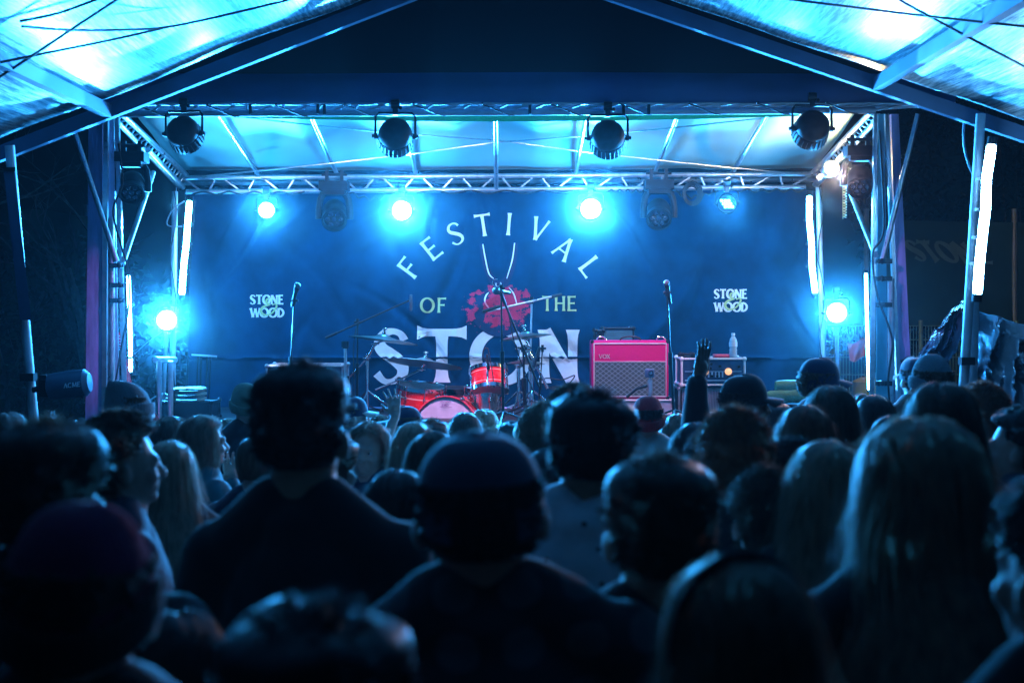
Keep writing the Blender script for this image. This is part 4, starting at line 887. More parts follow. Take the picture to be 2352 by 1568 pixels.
part('lid', MB().lathe(bc+Vector((0, 0, .198)), (0, 0, 1), [(.016, 0), (.016, .018), (.01, .02)], 16), M['white'], bt)
part('label_band', MB().lathe(bc+Vector((0, 0, .102)), (0, 0, 1), [(.0365, 0), (.0365, .036)], 24), M['white'], bt)
# small camera on its stand in front of the amplifier
ac = thing('action_camera', 'small square camera on a short stand in front of the grille', 'camera', P(1493, 862, 11.7)); cc = P(1492, 857, 11.7)
part('body', rbox(cc, (.075, .05, .07), .008), mat('camera_body', (.05, .12, .18), .4, var=.2), ac)
part('lens', MB().lathe(cc+Vector((.008, -.02, .004)), (0, -1, 0), [(.022, -.01), (.022, .012), (.016, .014), (.002, .012)], 20), M['lens'], ac)
T = thing('camera_stand', 'short stand under the small square camera', 'stand', foot(1493, 11.7)); part('tube', MB().tube(P(1493, 868, 11.7), foot(1493, 11.7), .013).tube(P(1493, 872, 11.7), P(1493, 905, 11.7), .02), M['alu'], T)
part('arm', MB().path([P(1488, 885, 11.7), P(1462, 893, 11.75), P(1440, 912, 11.8)], .012, 6), M['rubber'], T)
for s in (.3, 2.4, 4.5): part('leg', MB().tube(foot(1493, 11.7)+Vector((0, 0, .1)), foot(1493, 11.7)+Vector((.16*math.cos(s), .16*math.sin(s), .01)), .008), M['black'], T)
# guitar side: crate, box, towel, rails, guitar
crate('open pale edged rack crate behind the tall man', 613, 838, 787, 950, 12.2, .4, mat('crate_face', (.06, .07, .12), .5, .2, var=.3, vscale=6), M['alu'], name='rack_crate')
T, c, d = crate('dark box with the folded towel on top', 372, 922, 484, 1000, 11.6, .35, M['black'], M['black'], name='dark_box', cat='box', toz=FZ)
towel = mat('brown_towel', (.30, .25, .18), .95, var=.15, vscale=30, bump=.6, bscale=150)
tw = thing('folded_towel', 'folded tan towel lying on the dark box', 'towel', P(428, 922, 11.7)); tc0 = P(428, 922, 11.75)
for k in range(3):
    mb = MB(); 
    def tf(u, v, k=k):
        a = 2*math.pi*u; w_, h_ = .155-.008*k, .021
        x = w_*(abs(math.cos(a))**.45)*(1 if math.cos(a) > 0 else -1); z = h_*(abs(math.sin(a))**.7)*(1 if math.sin(a) > 0 else -1)
        e = 1-.25*abs(2*v-1)**6
        n = noise.noise(Vector((x*9, v*3, k*3)))*.006
        return tc0+Vector((x*e+.008*k, (v-.5)*.26, z*e+.024+.037*k+n+.008*x*k))
    part('fold', mb.grid(tf, 40, 14), towel, tw)
def roll(label, c, r, L, m, k):
    T = thing('rolled_blanket', label, 'blanket', c); c = Vector(c)
    part('roll', MB().lathe(c+Vector((-L/2, 0, r)), (1, 0, .04), [(r*.3, 0), (r*.85, .0), (r, .02), (r*1.03, L*.3), (r*.97, L*.5), (r*1.02, L*.7), (r, L-.02), (r*.85, L), (r*.3, L-.01)], 24), m, T)
olive = mat('olive_blanket', (.13, .17, .07), .95, var=.3, vscale=9, bump=.7, bscale=60)
roll('upper rolled olive blanket beside the black capped man', P(1828, 904, 11.8), .055, .34, olive, 0)
roll('lower rolled olive blanket beside the black capped man', P(1815, 928, 11.75), .055, .38, olive, 1)
crate('dark crate under the rolled olive blankets', 1782, 929, 1868, 1000, 11.6, .4, M['black'], M['black'], name='dark_crate', cat='box', toz=FZ)
def rail(label, xs, y, Y, xt):
    T = thing('handrail', label, 'handrail', foot(xs[0], Y))
    for x in xs: part('post', MB().tube(P(x, y+3, Y), foot(x, Y), .022), M['alu'], T)
    part('rail', MB().tube(P(xt[0], y, Y), P(xt[1], y+1, Y+.35), .026, n=14), M['alu_rough'], T)
rail('tubular handrail between guitar neck and folded towel', (366, 392), 826, 11.5, (357, 402))
rail('tubular handrail below the can by the fence', (2055,), 862, 11.5, (2013, 2057))
rail('bent handrail beside the slimmest tube', (2102-0,), 870, 11.6, (2072, 2104))
T = thing('keyboard_stand', 'dark folded stand leaning behind the handrail on the guitar side', 'stand', foot(470, 12.6))
part('top', MB().tube(P(440, 815, 12.6), P(498, 819, 12.6), .010), M['alu_rough'], T)
for x in (432, 455, 462, 476, 483): part('leg', MB().tube(P(x, 818, 12.6), P(x-4, 938, 12.6), .008), M['blackmetal'], T)
gt = thing('guitar', 'red headstock and neck of a guitar leaning on its stand', 'guitar', foot(300, 11.0)); redm = mat('red_lacquer', (.8, .02, .03), .25, coat=.8, var=.05)
n0, n1, n2 = P(274, 764, 11), P(284, 812, 11), P(302, 905, 11)
part('headstock', beamq([n0+Vector((-.012, 0, 0)), n0+Vector((.008, 0, .004)), n0+Vector((.008, .015, .004)), n0+Vector((-.012, .015, 0)), n1+Vector((-.02, 0, 0)), n1+Vector((.020, 0, 0)), n1+Vector((.020, .015, 0)), n1+Vector((-.02, .015, 0))]), redm, gt, smooth=False)
part('neck', beamq([n1+Vector((-.012, -.002, 0)), n1+Vector((.012, -.002, 0)), n1+Vector((.012, .02, 0)), n1+Vector((-.012, .02, 0)), n2+Vector((-.015, -.002, 0)), n2+Vector((.015, -.002, 0)), n2+Vector((.015, .02, 0)), n2+Vector((-.015, .02, 0))]), redm, gt, smooth=False)
for k in range(6):
    p = n0+(n1-n0)*(.15+.14*k); part('tuning_peg', MB().tube(p, p+Vector((-.034, 0, .004)), .004, n=6).ball(p+Vector((-.036, 0, .004)), (.007, .004, .006), 8, 6), M['chrome'], gt)
bp = n2+Vector((.03, .03, -.25)); mb = MB(); mb.grid(lambda u, v: bp+Vector((math.cos(u*6.283)*(.155+.035*math.cos(u*12.566))*abs(math.sin(v*math.pi))**.35*1.0, -.022+.044*v, math.sin(u*6.283)*.21*abs(math.sin(v*math.pi))**.35)), 40, 8)
part('guitar_body', mb, redm, gt)
T = thing('guitar_stand', 'black clamp stand holding the red guitar', 'stand', foot(262, 11)); part('tube', MB().tube(P(262, 820, 11.05), foot(262, 11.05), .012).path([P(262, 830, 11), P(270, 816, 11), P(300, 822, 11), P(312, 816, 11)], .010, 6), M['black'], T)
part('leg', MB().tube(P(262, 880, 11), foot(285, 11), .009), M['black'], T)
cable('wire running from the glowing can down to the guitar stand', [P(x, y, 11.8) for x, y in ((372, 762), (340, 785), (310, 812), (296, 826))], .004, 'alu')
# ------------------------------------------------------------------ people
def remesh(mb, vox, it=3, fac=.5, wr=0, seed=0):
    me = mb.mesh('tmp', smooth=False); o = bpy.data.objects.new('tmp', me); COL.objects.link(o)
    r = o.modifiers.new('r', 'REMESH'); r.mode = 'VOXEL'; r.voxel_size = vox; r.use_smooth_shade = True
    s = o.modifiers.new('s', 'SMOOTH'); s.factor = fac; s.iterations = it
    dg = bpy.context.evaluated_depsgraph_get(); out = bpy.data.meshes.new_from_object(o.evaluated_get(dg)); bpy.data.objects.remove(o); bpy.data.meshes.remove(me)
    if wr:
        for v in out.vertices:
            n = noise.noise(Vector((v.co.x*7, v.co.y*7, v.co.z*3.5+seed)))*.6+noise.noise(Vector((v.co.x*16, v.co.y*16, v.co.z*9+seed)))*.3
            v.co += v.normal*n*wr
    out.polygons.foreach_set('use_smooth', [True]*len(out.polygons)); return out
V = Vector
def arm_joints(side, pose):
    s = side; sh = V((.185*s, 0, 1.405))
    if pose == 'up': return sh, V((.25*s, -.13, 1.50)), V((.20*s, -.14, 1.74)), V((-.05*s, .25, 1))
    if pose == 'up2': return sh, V((.30*s, .14, 1.56)), V((.20*s, .20, 1.80)), V((.1*s, .05, 1))
    if pose == 'face': return sh, V((.19*s, .15, 1.20)), V((.05*s, .15, 1.42)), V((-.10*s, -.10, 1))
    if pose == 'clap': return sh, V((.24*s, .12, 1.18)), V((.07*s, .30, 1.32)), V((-.2*s, .2, 1))
    if pose == 'crossed': return sh, V((.25*s, .06, 1.14)), V((.05*s, .22, 1.15)), V((-1*s, .1, .1))
    return sh, V((.245*s, -.03, 1.13)), V((.245*s, .06, .90)), V((0, .12, -1))
def add_hand(mb, w, d, side, palm, spread=.16, curl=.25, s=1.0):
    """palm plus four unequal fingers and a thumb leaving the side of the palm"""
    d = d.normalized(); palm = (palm-d*palm.dot(d)).normalized(); lat = d.cross(palm).normalized()*side
    pc = w+d*.055*s
    for k in range(4):
        o = lat*(.030-.020*k)*s; mb.cap(w+o*.55+d*.008, w+o+d*.088*s, .012*s, .0115*s, 8)
    mb.ball(pc, (.03*s, .03*s, .03*s), 8, 6)
    for k, L in enumerate((.070, .080, .074, .058)):
        o = lat*(.030-.020*k)*s; a = (1.5-k)*spread; dd = (d+lat*a*.9).normalized(); p = w+o+d*.088*s; r = .0088*s
        for j, (fl, rr) in enumerate(((.45, 1), (.32, .9), (.23, .8))):
            dd = (dd+palm*curl*(.5+.5*j)*(.7+.2*k)).normalized(); q_ = p+dd*L*fl*s; mb.cap(p, q_, r*rr, r*rr*.9, 7); p = q_
    t0 = w+lat*.026*s+d*.022*s; t1 = t0+(lat*.8+d*.75+palm*.25).normalized()*.040*s; t2 = t1+(lat*.45+d*1+palm*.35).normalized()*.032*s
    mb.cap(t0, t1, .0125*s, .0105*s, 8); mb.cap(t1, t2, .0105*s, .0085*s, 8)
def body_mesh(poseL='down', poseR='down', fine=False, handkw=None, width=1.0):
    mb = MB()
    mb.ball((0, 0, .95), (.165, .115, .12)).ball((0, .01, 1.1), (.148, .105, .17)).ball((0, 0, 1.27), (.165, .112, .17))
    mb.cap((-.15, 0, 1.405), (.15, 0, 1.405), .055)
    for s in (-1, 1):
        mb.cap((.14*s, -.01, 1.425), (.03*s, -.012, 1.508), .052, .058); mb.ball((.185*s, 0, 1.40), .058)
    mb.cap((0, -.012, 1.42), (0, .004, 1.58), .067, .062)
    # head
    mb.ball((0, -.012, 1.648), (.0745, .094, .102)).ball((0, -.018, 1.672), (.070, .086, .074)).ball((0, .028, 1.60), (.060, .064, .088)).ball((0, .042, 1.563), (.046, .048, .042)).ball((0, .074, 1.541), (.020, .018, .017))
    mb.cap((-.032, .083, 1.652), (.032, .083, 1.652), .0125).cap((0, .090, 1.640), (0, .110, 1.604), .0085, .0135).ball((-.011, .102, 1.600), .009).ball((.011, .102, 1.600), .009)
    mb.cap((-.020, .086, 1.577), (.020, .086, 1.577), .0075).cap((-.017, .085, 1.568), (.017, .085, 1.568), .009)
    for s in (-1, 1):
        mb.ball((.036*s, .066, 1.603), (.026, .026, .024)).ball((.031*s, .076, 1.634), (.0135, .0125, .011))
        mb.ball((.085*s, -.012, 1.615), (.010, .021, .033), 12, 8, Matrix.Rotation(-.45*s, 3, 'Z')).ball((.078*s, -.002, 1.608), (.010, .012, .020))
    for s, pose in ((-1, poseL), (1, poseR)):
        sh, el, wr, hd = arm_joints(s, pose); mb.cap(sh, el, .050, .039).cap(el, wr, .039, .026).cap(el, el+(wr-el)*.4, .041, .040)
        kw = dict(spread=.10, curl=.3)
        palm = V((-s, .2, 0)) if pose == 'down' else V((-.85, -.5, 0)) if pose == 'up' else V((0, -1, 0)) if pose.startswith('up') else V((-s, 0, 0))
        if handkw and pose != 'down': kw.update(handkw)
        add_hand(mb, wr, hd, s, palm, **kw)
        mb.cap((.085*s, 0, .93), (.095*s, .012, .50), .085, .054).cap((.095*s, .012, .50), (.095*s, -.015, .09), .055, .034).cap((.095*s, -.02, .47), (.095*s, -.03, .30), .045, .04)
        mb.cap((.095*s, -.03, .045), (.11*s, .15, .035), .038, .032)
    return remesh(mb, .0058 if fine else .0082, 3, .5)
def shirt_mesh(poseL, poseR, kind, seed):
    mb = MB(); g = {'tee': .013, 'shirt': .020, 'hoodie': .034, 'jumper': .028, 'jacket': .036}[kind]
    mb.ball((0, 0, .98), (.165+g, .115+g, .13)).cap((0, .005, .93), (0, .005, 1.05), .135+g).ball((0, .01, 1.1), (.150+g, .107+g, .18)).ball((0, 0, 1.27), (.167+g, .114+g, .17))
    mb.cap((-.15, 0, 1.395), (.15, 0, 1.395), .056+g*.6).ball((0, -.012, 1.415), (.10, .086+g*.6, .085)).ball((0, -.01, 1.36), (.14, .10+g*.7, .12)).ball((0, -.020, 1.462), (.088, .076+g*.6, .062))
    for s in (-1, 1): mb.cap((.14*s, -.01, 1.420), (.045*s, -.014, 1.492), .058+g*.4, .064+g*.4); mb.ball((.185*s, 0, 1.395), .06+g*.6)
    for s, pose in ((-1, poseL), (1, poseR)):
        sh, el, wr, hd = arm_joints(s, pose); e = el+(wr-el)*.06
        if kind in ('tee', 'shirt'): e = sh+(el-sh)*.75; mb.cap(sh, e, .054+g*.7, .050+g)
        else: mb.cap(sh, el, .052+g*.7, .042+g*.8).cap(el, el+(wr-el)*.94, .042+g*.8, .033+g*.5)
    if kind == 'hoodie':
        for t in range(9):
            a = R(-120+30*t); mb.ball((.088*math.sin(a), -.015-.10*math.cos(a), 1.475-.03*math.cos(a)*0), (.045, .045, .038))
        mb.ball((0, -.135, 1.42), (.10, .045, .085))
    if kind in ('shirt', 'jacket'):
        h = .022 if kind == 'shirt' else .03
        for t in range(14):
            a = R(-130+20*t); mb.ball((.073*math.sin(a), -.010-.070*math.cos(a), 1.487), (.018, .018, h), 8, 6)
    return remesh(mb, .0125, 2, .5, .013 if kind != 'tee' else .010, seed)
def trouser_mesh():
    mb = MB(); mb.ball((0, 0, .93), (.172, .125, .13))
    for s in (-1, 1): mb.cap((.088*s, 0, .93), (.095*s, .01, .50), .098, .070).cap((.095*s, .01, .50), (.095*s, -.015, .10), .070, .058)
    return remesh(mb, .018, 2, .5, .012, 3)
def shoe_mesh():
    mb = MB()
    for s in (-1, 1): mb.cap((.095*s, -.035, .05), (.11*s, .17, .04), .045, .040).box((.103*s, .065, .008), (.09, .27, .016))
    return remesh(mb, .01, 2, .5)
# hair surface: u across the back of the head (-1..1), z height
def hsurf(u, z, o, style, rot=0):
    th_top = 3.10; zeq = 1.648
    thm = R(112) if style != 'long' else R(118)
    if z > 1.70: th = thm+(th_top-thm)*min(1, (z-1.70)/.035)
    elif style == 'long': th = thm
    else: th = R(76)+(thm-R(76))*max(0, min(1, (z-1.650)/.03))
    if z >= zeq:
        k = max(0, 1-((z-zeq)/.112)**2.7)**(1/2.05); t = u*th
        q_ = V((math.sin(t)*.0815*k, -math.cos(t)*.1020*k, z-zeq)); L = q_.length
        return V((0, -.012, zeq))+q_*(1+o/L)
    d = zeq-z; cy = -.012
    if style == 'long':
        rx = min(.190, .083+.12*min(d, .12)+.40*max(0, d-.12)); ry = .103+.02*d+max(0, min(.09, (d-.13)*.42))
        th = thm*(1-.22*min(1, max(0, (d-.10)/.12)))
    else: rx = .0815-.06*d-3.2*max(0, d-.015)**2*1.3; ry = .1020-.10*d-6.0*max(0, d-.02)**2
    t = u*th; return V((math.sin(t)*(rx+o), cy-math.cos(t)*(ry+o), z))
HZ = {'short': (1.572, 1.7595), 'crop': (1.575, 1.7595), 'curly': (1.555, 1.7595), 'long': (1.20, 1.7595), 'mid': (1.44, 1.7595)}
def hair_mesh(kind, seed, z_end=None, hat=False):
    zt = 1.69 if hat else 1.7595
    """scalp shell with thickness plus separate strands standing off it"""
    rnd = random.Random(seed); st = 'long' if kind in ('long', 'mid', 'wavy') else 'short'
    zb = {'short': 1.575, 'crop': 1.585, 'curly': 1.56, 'bun': 1.58, 'pony': 1.58, 'long': 1.20, 'mid': 1.42, 'wavy': 1.24}[kind]
    if z_end: zb = z_end
    th = .006 if hat else {'short': .012, 'crop': .004, 'curly': .022, 'bun': .008, 'pony': .006, 'long': .012, 'mid': .014, 'wavy': .018}[kind]
    mb = MB(); N, Mm = 44, (60 if st == 'long' else 26)
    def f(u, v):
        z = zb+(zt-zb)*(1-(1-v)**1.0); z = zb+(zt-zb)*math.sin(v*math.pi/2) if st != 'long' else (zb+(zt-zb)*(v if v < .8 else .8+.2*math.sin((v-.8)/.2*math.pi/2)))
        n = noise.noise(V((u*5, z*(4 if st == 'long' else 14), seed)))*.6+noise.noise(V((u*16, z*(3 if st == 'long' else 30), seed+5)))*.4
        o = th+th*.8*n
        if kind == 'short': o += .016*math.exp(-((z-1.722)/.026)**2)+.018*max(0, noise.noise(V((u*9, z*22, seed+2))))*max(0, (z-1.66)/.1)
        if v < .06 and st == 'long': o -= .008
        if st == 'short' and z < 1.67: o = o*(.35+.65*max(0, (z-1.63)/.04))+.001
        if st == 'long': o += .007*math.sin(u*19+3*noise.noise(V((u*3, z*5, seed))))*min(1, max(0, (1.74-z)/.1))
        return hsurf(2*u-1, z, o, st)
    mb.grid(f, N, Mm)
    if st == 'long': mb.cap((0, -.045, 1.62), (0, -.105, 1.36), .066, .07)  # inner mass added behind the neck to block light through the shell
    if kind == 'bun': mb.ball((0, -.10, 1.735), (.042, .040, .038))
    if kind == 'pony': mb.cap((0, -.105, 1.68), (0, -.15, 1.60), .026, .034).cap((0, -.15, 1.60), (0, -.15, 1.42), .034, .012)
    # clumps: tufts, curls or hanging locks that break the outline
    if st == 'short' and kind in ('short', 'curly'):
        for k in range(150 if kind == 'short' else 330):
            u = rnd.uniform(-1, 1); z = zb+.01+(zt-zb-.01)*(1-rnd.random()**1.7)
            p = hsurf(u, z, th*.7, st); nrm = (p-V((0, -.012, 1.64))).normalized()
            if kind == 'curly':
                r = rnd.uniform(.009, .017)*(.6 if z < 1.66 else 1); c = p+nrm*rnd.uniform(.002, .012); t1 = nrm.orthogonal().normalized(); t2 = nrm.cross(t1)
                a0 = rnd.uniform(0, 6); mb.path([c+(t1*math.cos(a0+j*.9)+t2*math.sin(a0+j*.9))*r*.8+nrm*(j*.0018) for j in range(8)], .0035, 5, .0012)
            else:
                d = (nrm+V((rnd.uniform(-.8, .8), rnd.uniform(-.5, .8), rnd.uniform(-.3, .5)))).normalized(); L = rnd.uniform(.012, .034)*(.5 if z < 1.68 or hat else 1); b2 = (d+V((rnd.uniform(-.8, .8), rnd.uniform(-.4, .8), -.3))*.6).normalized()
                mb.path([p-d*.004, p+d*L*.5, p+d*L*.5+b2*L*.5], .0075, 5, .0008)
    if st == 'long':
        for k in range(34):
            u = rnd.uniform(-1, 1); z1_ = rnd.uniform(1.62, 1.74); z0_ = max(zb-.03, z1_-rnd.uniform(.18, .45)); du = rnd.uniform(-.10, .10); ph = rnd.uniform(0, 6); am = rnd.uniform(.002, .012)
            mb.path([hsurf(max(-1, min(1, u+du*j/9)), z1_+(z0_-z1_)*j/9, th*.6+.004*math.sin(j/9*math.pi)+am*math.sin(ph+j*.9)*j/9, st) for j in range(10)], .0085, 6, .0015)
    # strands
    def ribbon(pts, w):
        vs = []; 
        for i, p in enumerate(pts):
            a = pts[min(i+1, len(pts)-1)]-pts[max(i-1, 0)]; s_ = a.cross(V((p.x, p.y+.012, .001))); s_ = s_.normalized() if s_.length > 1e-9 else V((1, 0, 0))
            ww = w*(1-.75*i/(len(pts)-1)); vs += [p-s_*ww, p+s_*ww]
        mb.add(vs, [(2*i, 2*i+1, 2*i+3, 2*i+2) for i in range(len(pts)-1)])
    if st == 'long':
        for k in range(1700):
            u = rnd.uniform(-1, 1); u = math.copysign(abs(u)**.75, u); z = rnd.uniform(zb+.05, zt-.003); L = rnd.uniform(.10, .26); e = max(zb-rnd.uniform(0, .05), z-L); n = 6; o0 = th+rnd.uniform(.000, .006); fl = rnd.uniform(0, .010) if rnd.random() < .72 else rnd.uniform(.01, .05); du = rnd.uniform(-.05, .05); ph = rnd.uniform(0, 6)
            amp = .006 if kind == 'wavy' else .0025
            ribbon([hsurf(max(-1, min(1, u+du*i/n)), z+(e-z)*i/n, o0+fl*i/n+amp*math.sin(ph+i*1.6), st) for i in range(n+1)], rnd.choice((.0008, .0012, .0017)))
    else:
        cnt, L0 = {'short': (2600, .026), 'crop': (1500, .007), 'curly': (3200, .028), 'bun': (1300, .014), 'pony': (1300, .012)}[kind]
        for k in range(cnt):
            u = rnd.uniform(-1, 1); z = zb+(zt-zb)*(1-rnd.random()**1.8*1.0); o = th*rnd.uniform(.6, 1.2)
            p = hsurf(u, z, o, st); c = V((0, -.012, 1.63)); nrm = (p-c).normalized()
            if kind in ('short', 'crop'): d = (nrm*.8+V((rnd.uniform(-.5, .5), rnd.uniform(-.5, .5), rnd.uniform(-.3, .6)))+V((.25, .2, .2))*max(0, (z-1.69)/.06)).normalized(); L = L0*rnd.uniform(.4, 1.1)*((1.2 if rnd.random() < .3 else .7) if z > 1.73 else (.15 if hat or z < 1.65 else .5))
            elif kind == 'curly': d = (nrm*.6+V((rnd.uniform(-1, 1), rnd.uniform(-1, 1), rnd.uniform(-1, 1)))*.8).normalized(); L = L0*rnd.uniform(.5, 1.2)
            else: d = (V((0, -1, .55))-nrm*.15+V((rnd.uniform(-.6, .6), rnd.uniform(-.3, .3), rnd.uniform(-.4, .8)))*.6).normalized(); L = L0*rnd.uniform(.5, 2.2)
            cu = V((rnd.uniform(-1, 1), rnd.uniform(-1, 1), rnd.uniform(-1, .3)))*(.9 if kind == 'curly' else .35)
            ribbon([p, p+d*L*.5, p+(d+cu*.5).normalized()*L], .0009)
    me = mb.mesh('hair', smooth=True, angle=80); return me
def cap_mesh(kind):
    """crown (with cuff or seams) and brim as separate meshes"""
    if kind == 'cap':
        mb = MB()
        def f(u, v):
            a = u*2*math.pi; z = 1.655+.113*math.sin(v*math.pi/2); k = math.cos(v*math.pi/2)**.66
            front = max(0, -math.cos(a)); sx = 1+.010*math.cos(6*a)*0; zz = z
            if v < .001: zz = 1.640-.040*max(0, math.cos(a))
            seam = .0012*(abs(math.sin(3*a)) < .06)
            return V((math.sin(a)*(.088*k+.001+seam), -.010-math.cos(a)*(.108*k+.001+seam), zz+.008*front*v))
        mb.grid(f, 48, 14)
        def keep(fc):
            c = sum((mb.v[i] for i in fc), V())/len(fc); return not (c.y < -.03 and abs(c.x) < .046*math.sqrt(max(0, 1-((c.z-1.612)/.062)**2)) and 1.612 < c.z < 1.674 or c.y < -.03 and abs(c.x) < .044 and c.z <= 1.612 and False)
        mb.f = [fc for fc in mb.f if len(fc) > 4 or keep(fc)]
        mb.ball((0, -.01, 1.770), (.008, .008, .005), 8, 6)
        br = MB()
        def b_(u, v, o=0):
            a = R(-62+124*u); r0 = V((math.sin(a)*.088, -.010+math.cos(a)*.106, 1.668)); L = .078*(1-.25*abs(2*u-1)**3)
            return r0+V((math.sin(a)*.15, 1, 0))*L*v+V((0, 0, -.012*v-.022*(2*u-1)**2*(.3+v)+o))
        br.grid(lambda u, v: b_(u, v), 18, 6); br.grid(lambda u, v: b_(u, v, .0045), 18, 6)
        return mb.mesh('crown', angle=60), br.mesh('brim')
    mb = MB()
    sl = kind == 'slouch'
    def f(u, v):
        a = u*2*math.pi; z = 1.625+(.150)*math.sin(v*math.pi/2); k = math.cos(v*math.pi/2)**.75; rib = .0016*math.sin(a*46)
        y = -.012-math.cos(a)*(.110*k+rib); 
        p = V((math.sin(a)*(.091*k+rib), y, z-.045*max(0, math.cos(a))*(1-v)))
        if sl: p += V((0, -.085*v**1.5, .012*v-.02*v*v))
        return p
    mb.grid(f, 140, 22)
    br = MB()
    def c_(u, v):
        a = u*2*math.pi; t = v*2*math.pi; rib = .0022*math.sin(a*46); zz = 1.643-.045*max(0, math.cos(a))
        return V((math.sin(a)*(.094+.006*math.cos(t)+rib), -.012-math.cos(a)*(.113+.006*math.cos(t)+rib), zz+.030*math.sin(t)))
    br.grid(c_, 140, 10)
    return mb.mesh('crown', angle=80), br.mesh('cuff', angle=80)
# materials for skin, hair and clothes
def skin(name, c): return mat(name, c, .5, var=.12, vscale=18, bump=.1, bscale=120, sheen=.3)
SK = {'fair': skin('fair_skin', (.55, .34, .27)), 'tan': skin('tan_skin', (.40, .24, .17)), 'dark': skin('dark_skin', (.16, .085, .06))}
def hairm(name, c, k=.5): 
    m = translucent(name, c, k, .45, var=.35, vscale=60, gloss=.12, stretch=(1, 1, .25)); m.node_tree.nodes['Principled BSDF'].inputs['Sheen Weight'].default_value = .15; return m
HM = {'black': hairm('black_hair', (.06, .05, .05)), 'brown': hairm('brown_hair', (.17, .11, .08)), 'auburn': hairm('auburn_hair', (.34, .13, .08)), 'blond': hairm('blond_hair', (.50, .38, .28)), 'grey': hairm('grey_hair', (.32, .31, .32)), 'lightbrown': hairm('light_brown_hair', (.36, .26, .20))}
def cloth(name, c, var=.15, bump=.25, bscale=180, **k): return mat(name, c, .9, var=var, vscale=12, bump=bump, bscale=bscale, sheen=.35, **k)
CM = {'black': cloth('black_cloth', (.012, .013, .017)), 'navy': cloth('navy_cloth', (.016, .025, .06)), 'grey': cloth('grey_cloth', (.12, .13, .14)), 'white': cloth('white_cloth', (.55, .58, .60)), 'teal': cloth('teal_cloth', (.03, .16, .18)),
      'red': cloth('red_cloth', (.55, .02, .03)), 'maroon': cloth('maroon_knit', (.45, .02, .12), bump=.6), 'olive': cloth('olive_knit', (.14, .16, .11), bump=.6), 'blue': cloth('blue_cloth', (.05, .12, .30)), 'denim': cloth('denim', (.03, .05, .10)), 'greyknit': cloth('grey_knit', (.16, .20, .22), bump=.6), 'khaki': cloth('pale_cloth', (.38, .36, .32))}
def pattern_cloth(name, base, ink, kind):
    m = cloth(name, base); nt = m.node_tree; b = nt.nodes['Principled BSDF']; tc = [n for n in nt.nodes if n.type == 'TEX_COORD'][0]
    mp = nt.nodes.new('ShaderNodeMapping'); nt.links.new(tc.outputs['Object'], mp.inputs[0]); mr = nt.nodes.new('ShaderNodeMapRange'); last = mr.outputs[0]
    if kind == 'dots':
        v = nt.nodes.new('ShaderNodeTexVoronoi'); v.inputs['Scale'].default_value = 24; v.inputs['Randomness'].default_value = .6; nt.links.new(mp.outputs[0], v.inputs['Vector'])
        mr.inputs[1].default_value = .17; mr.inputs[2].default_value = .12; nt.links.new(v.outputs[0], mr.inputs[0])
    elif kind == 'bands':
        w = nt.nodes.new('ShaderNodeTexWave'); w.bands_direction = 'Z'; w.inputs['Scale'].default_value = 9; w.inputs['Distortion'].default_value = 1.5; w.inputs['Detail'].default_value = 1; w.inputs['Detail Scale'].default_value = 6; nt.links.new(mp.outputs[0], w.inputs[0])
        mr.inputs[1].default_value = .4; mr.inputs[2].default_value = .6; nt.links.new(w.outputs[1], mr.inputs[0])
    else:
        mr.inputs[1].default_value = .45; mr.inputs[2].default_value = .55; ws = []
        for dr in ('X', 'Z'):
            w = nt.nodes.new('ShaderNodeTexWave'); w.bands_direction = dr; w.inputs['Scale'].default_value = 3.6; nt.links.new(mp.outputs[0], w.inputs[0]); ws.append(w)
        a = nt.nodes.new('ShaderNodeMath'); a.operation = 'MULTIPLY'; nt.links.new(ws[0].outputs[1], a.inputs[0]); nt.links.new(ws[1].outputs[1], a.inputs[1]); mr.inputs[1].default_value = .2; mr.inputs[2].default_value = .35; nt.links.new(a.outputs[0], mr.inputs[0])
    mx = nt.nodes.new('ShaderNodeMix'); mx.data_type = 'RGBA'; mx.inputs[7].default_value = (*ink, 1); nt.links.new(last, mx.inputs[0]); nt.links.new(b.inputs['Base Color'].links[0].from_socket, mx.inputs[6]); nt.links.new(mx.outputs[2], b.inputs['Base Color']); return m
CM['capnavy'] = cloth('washed_navy_cloth', (.07, .11, .18))
CM['dots'] = pattern_cloth('spotted_shirt_cloth', (.75, .80, .84), (.05, .06, .08), 'dots')
CM['bands'] = pattern_cloth('patterned_knit', (.03, .06, .08), (.22, .30, .34), 'bands')
CM['check'] = pattern_cloth('checked_flannel', (.03, .035, .045), (.10, .11, .13), 'check')
cache = {}
def get(key, fn):
    if key not in cache: cache[key] = fn()
    return cache[key]
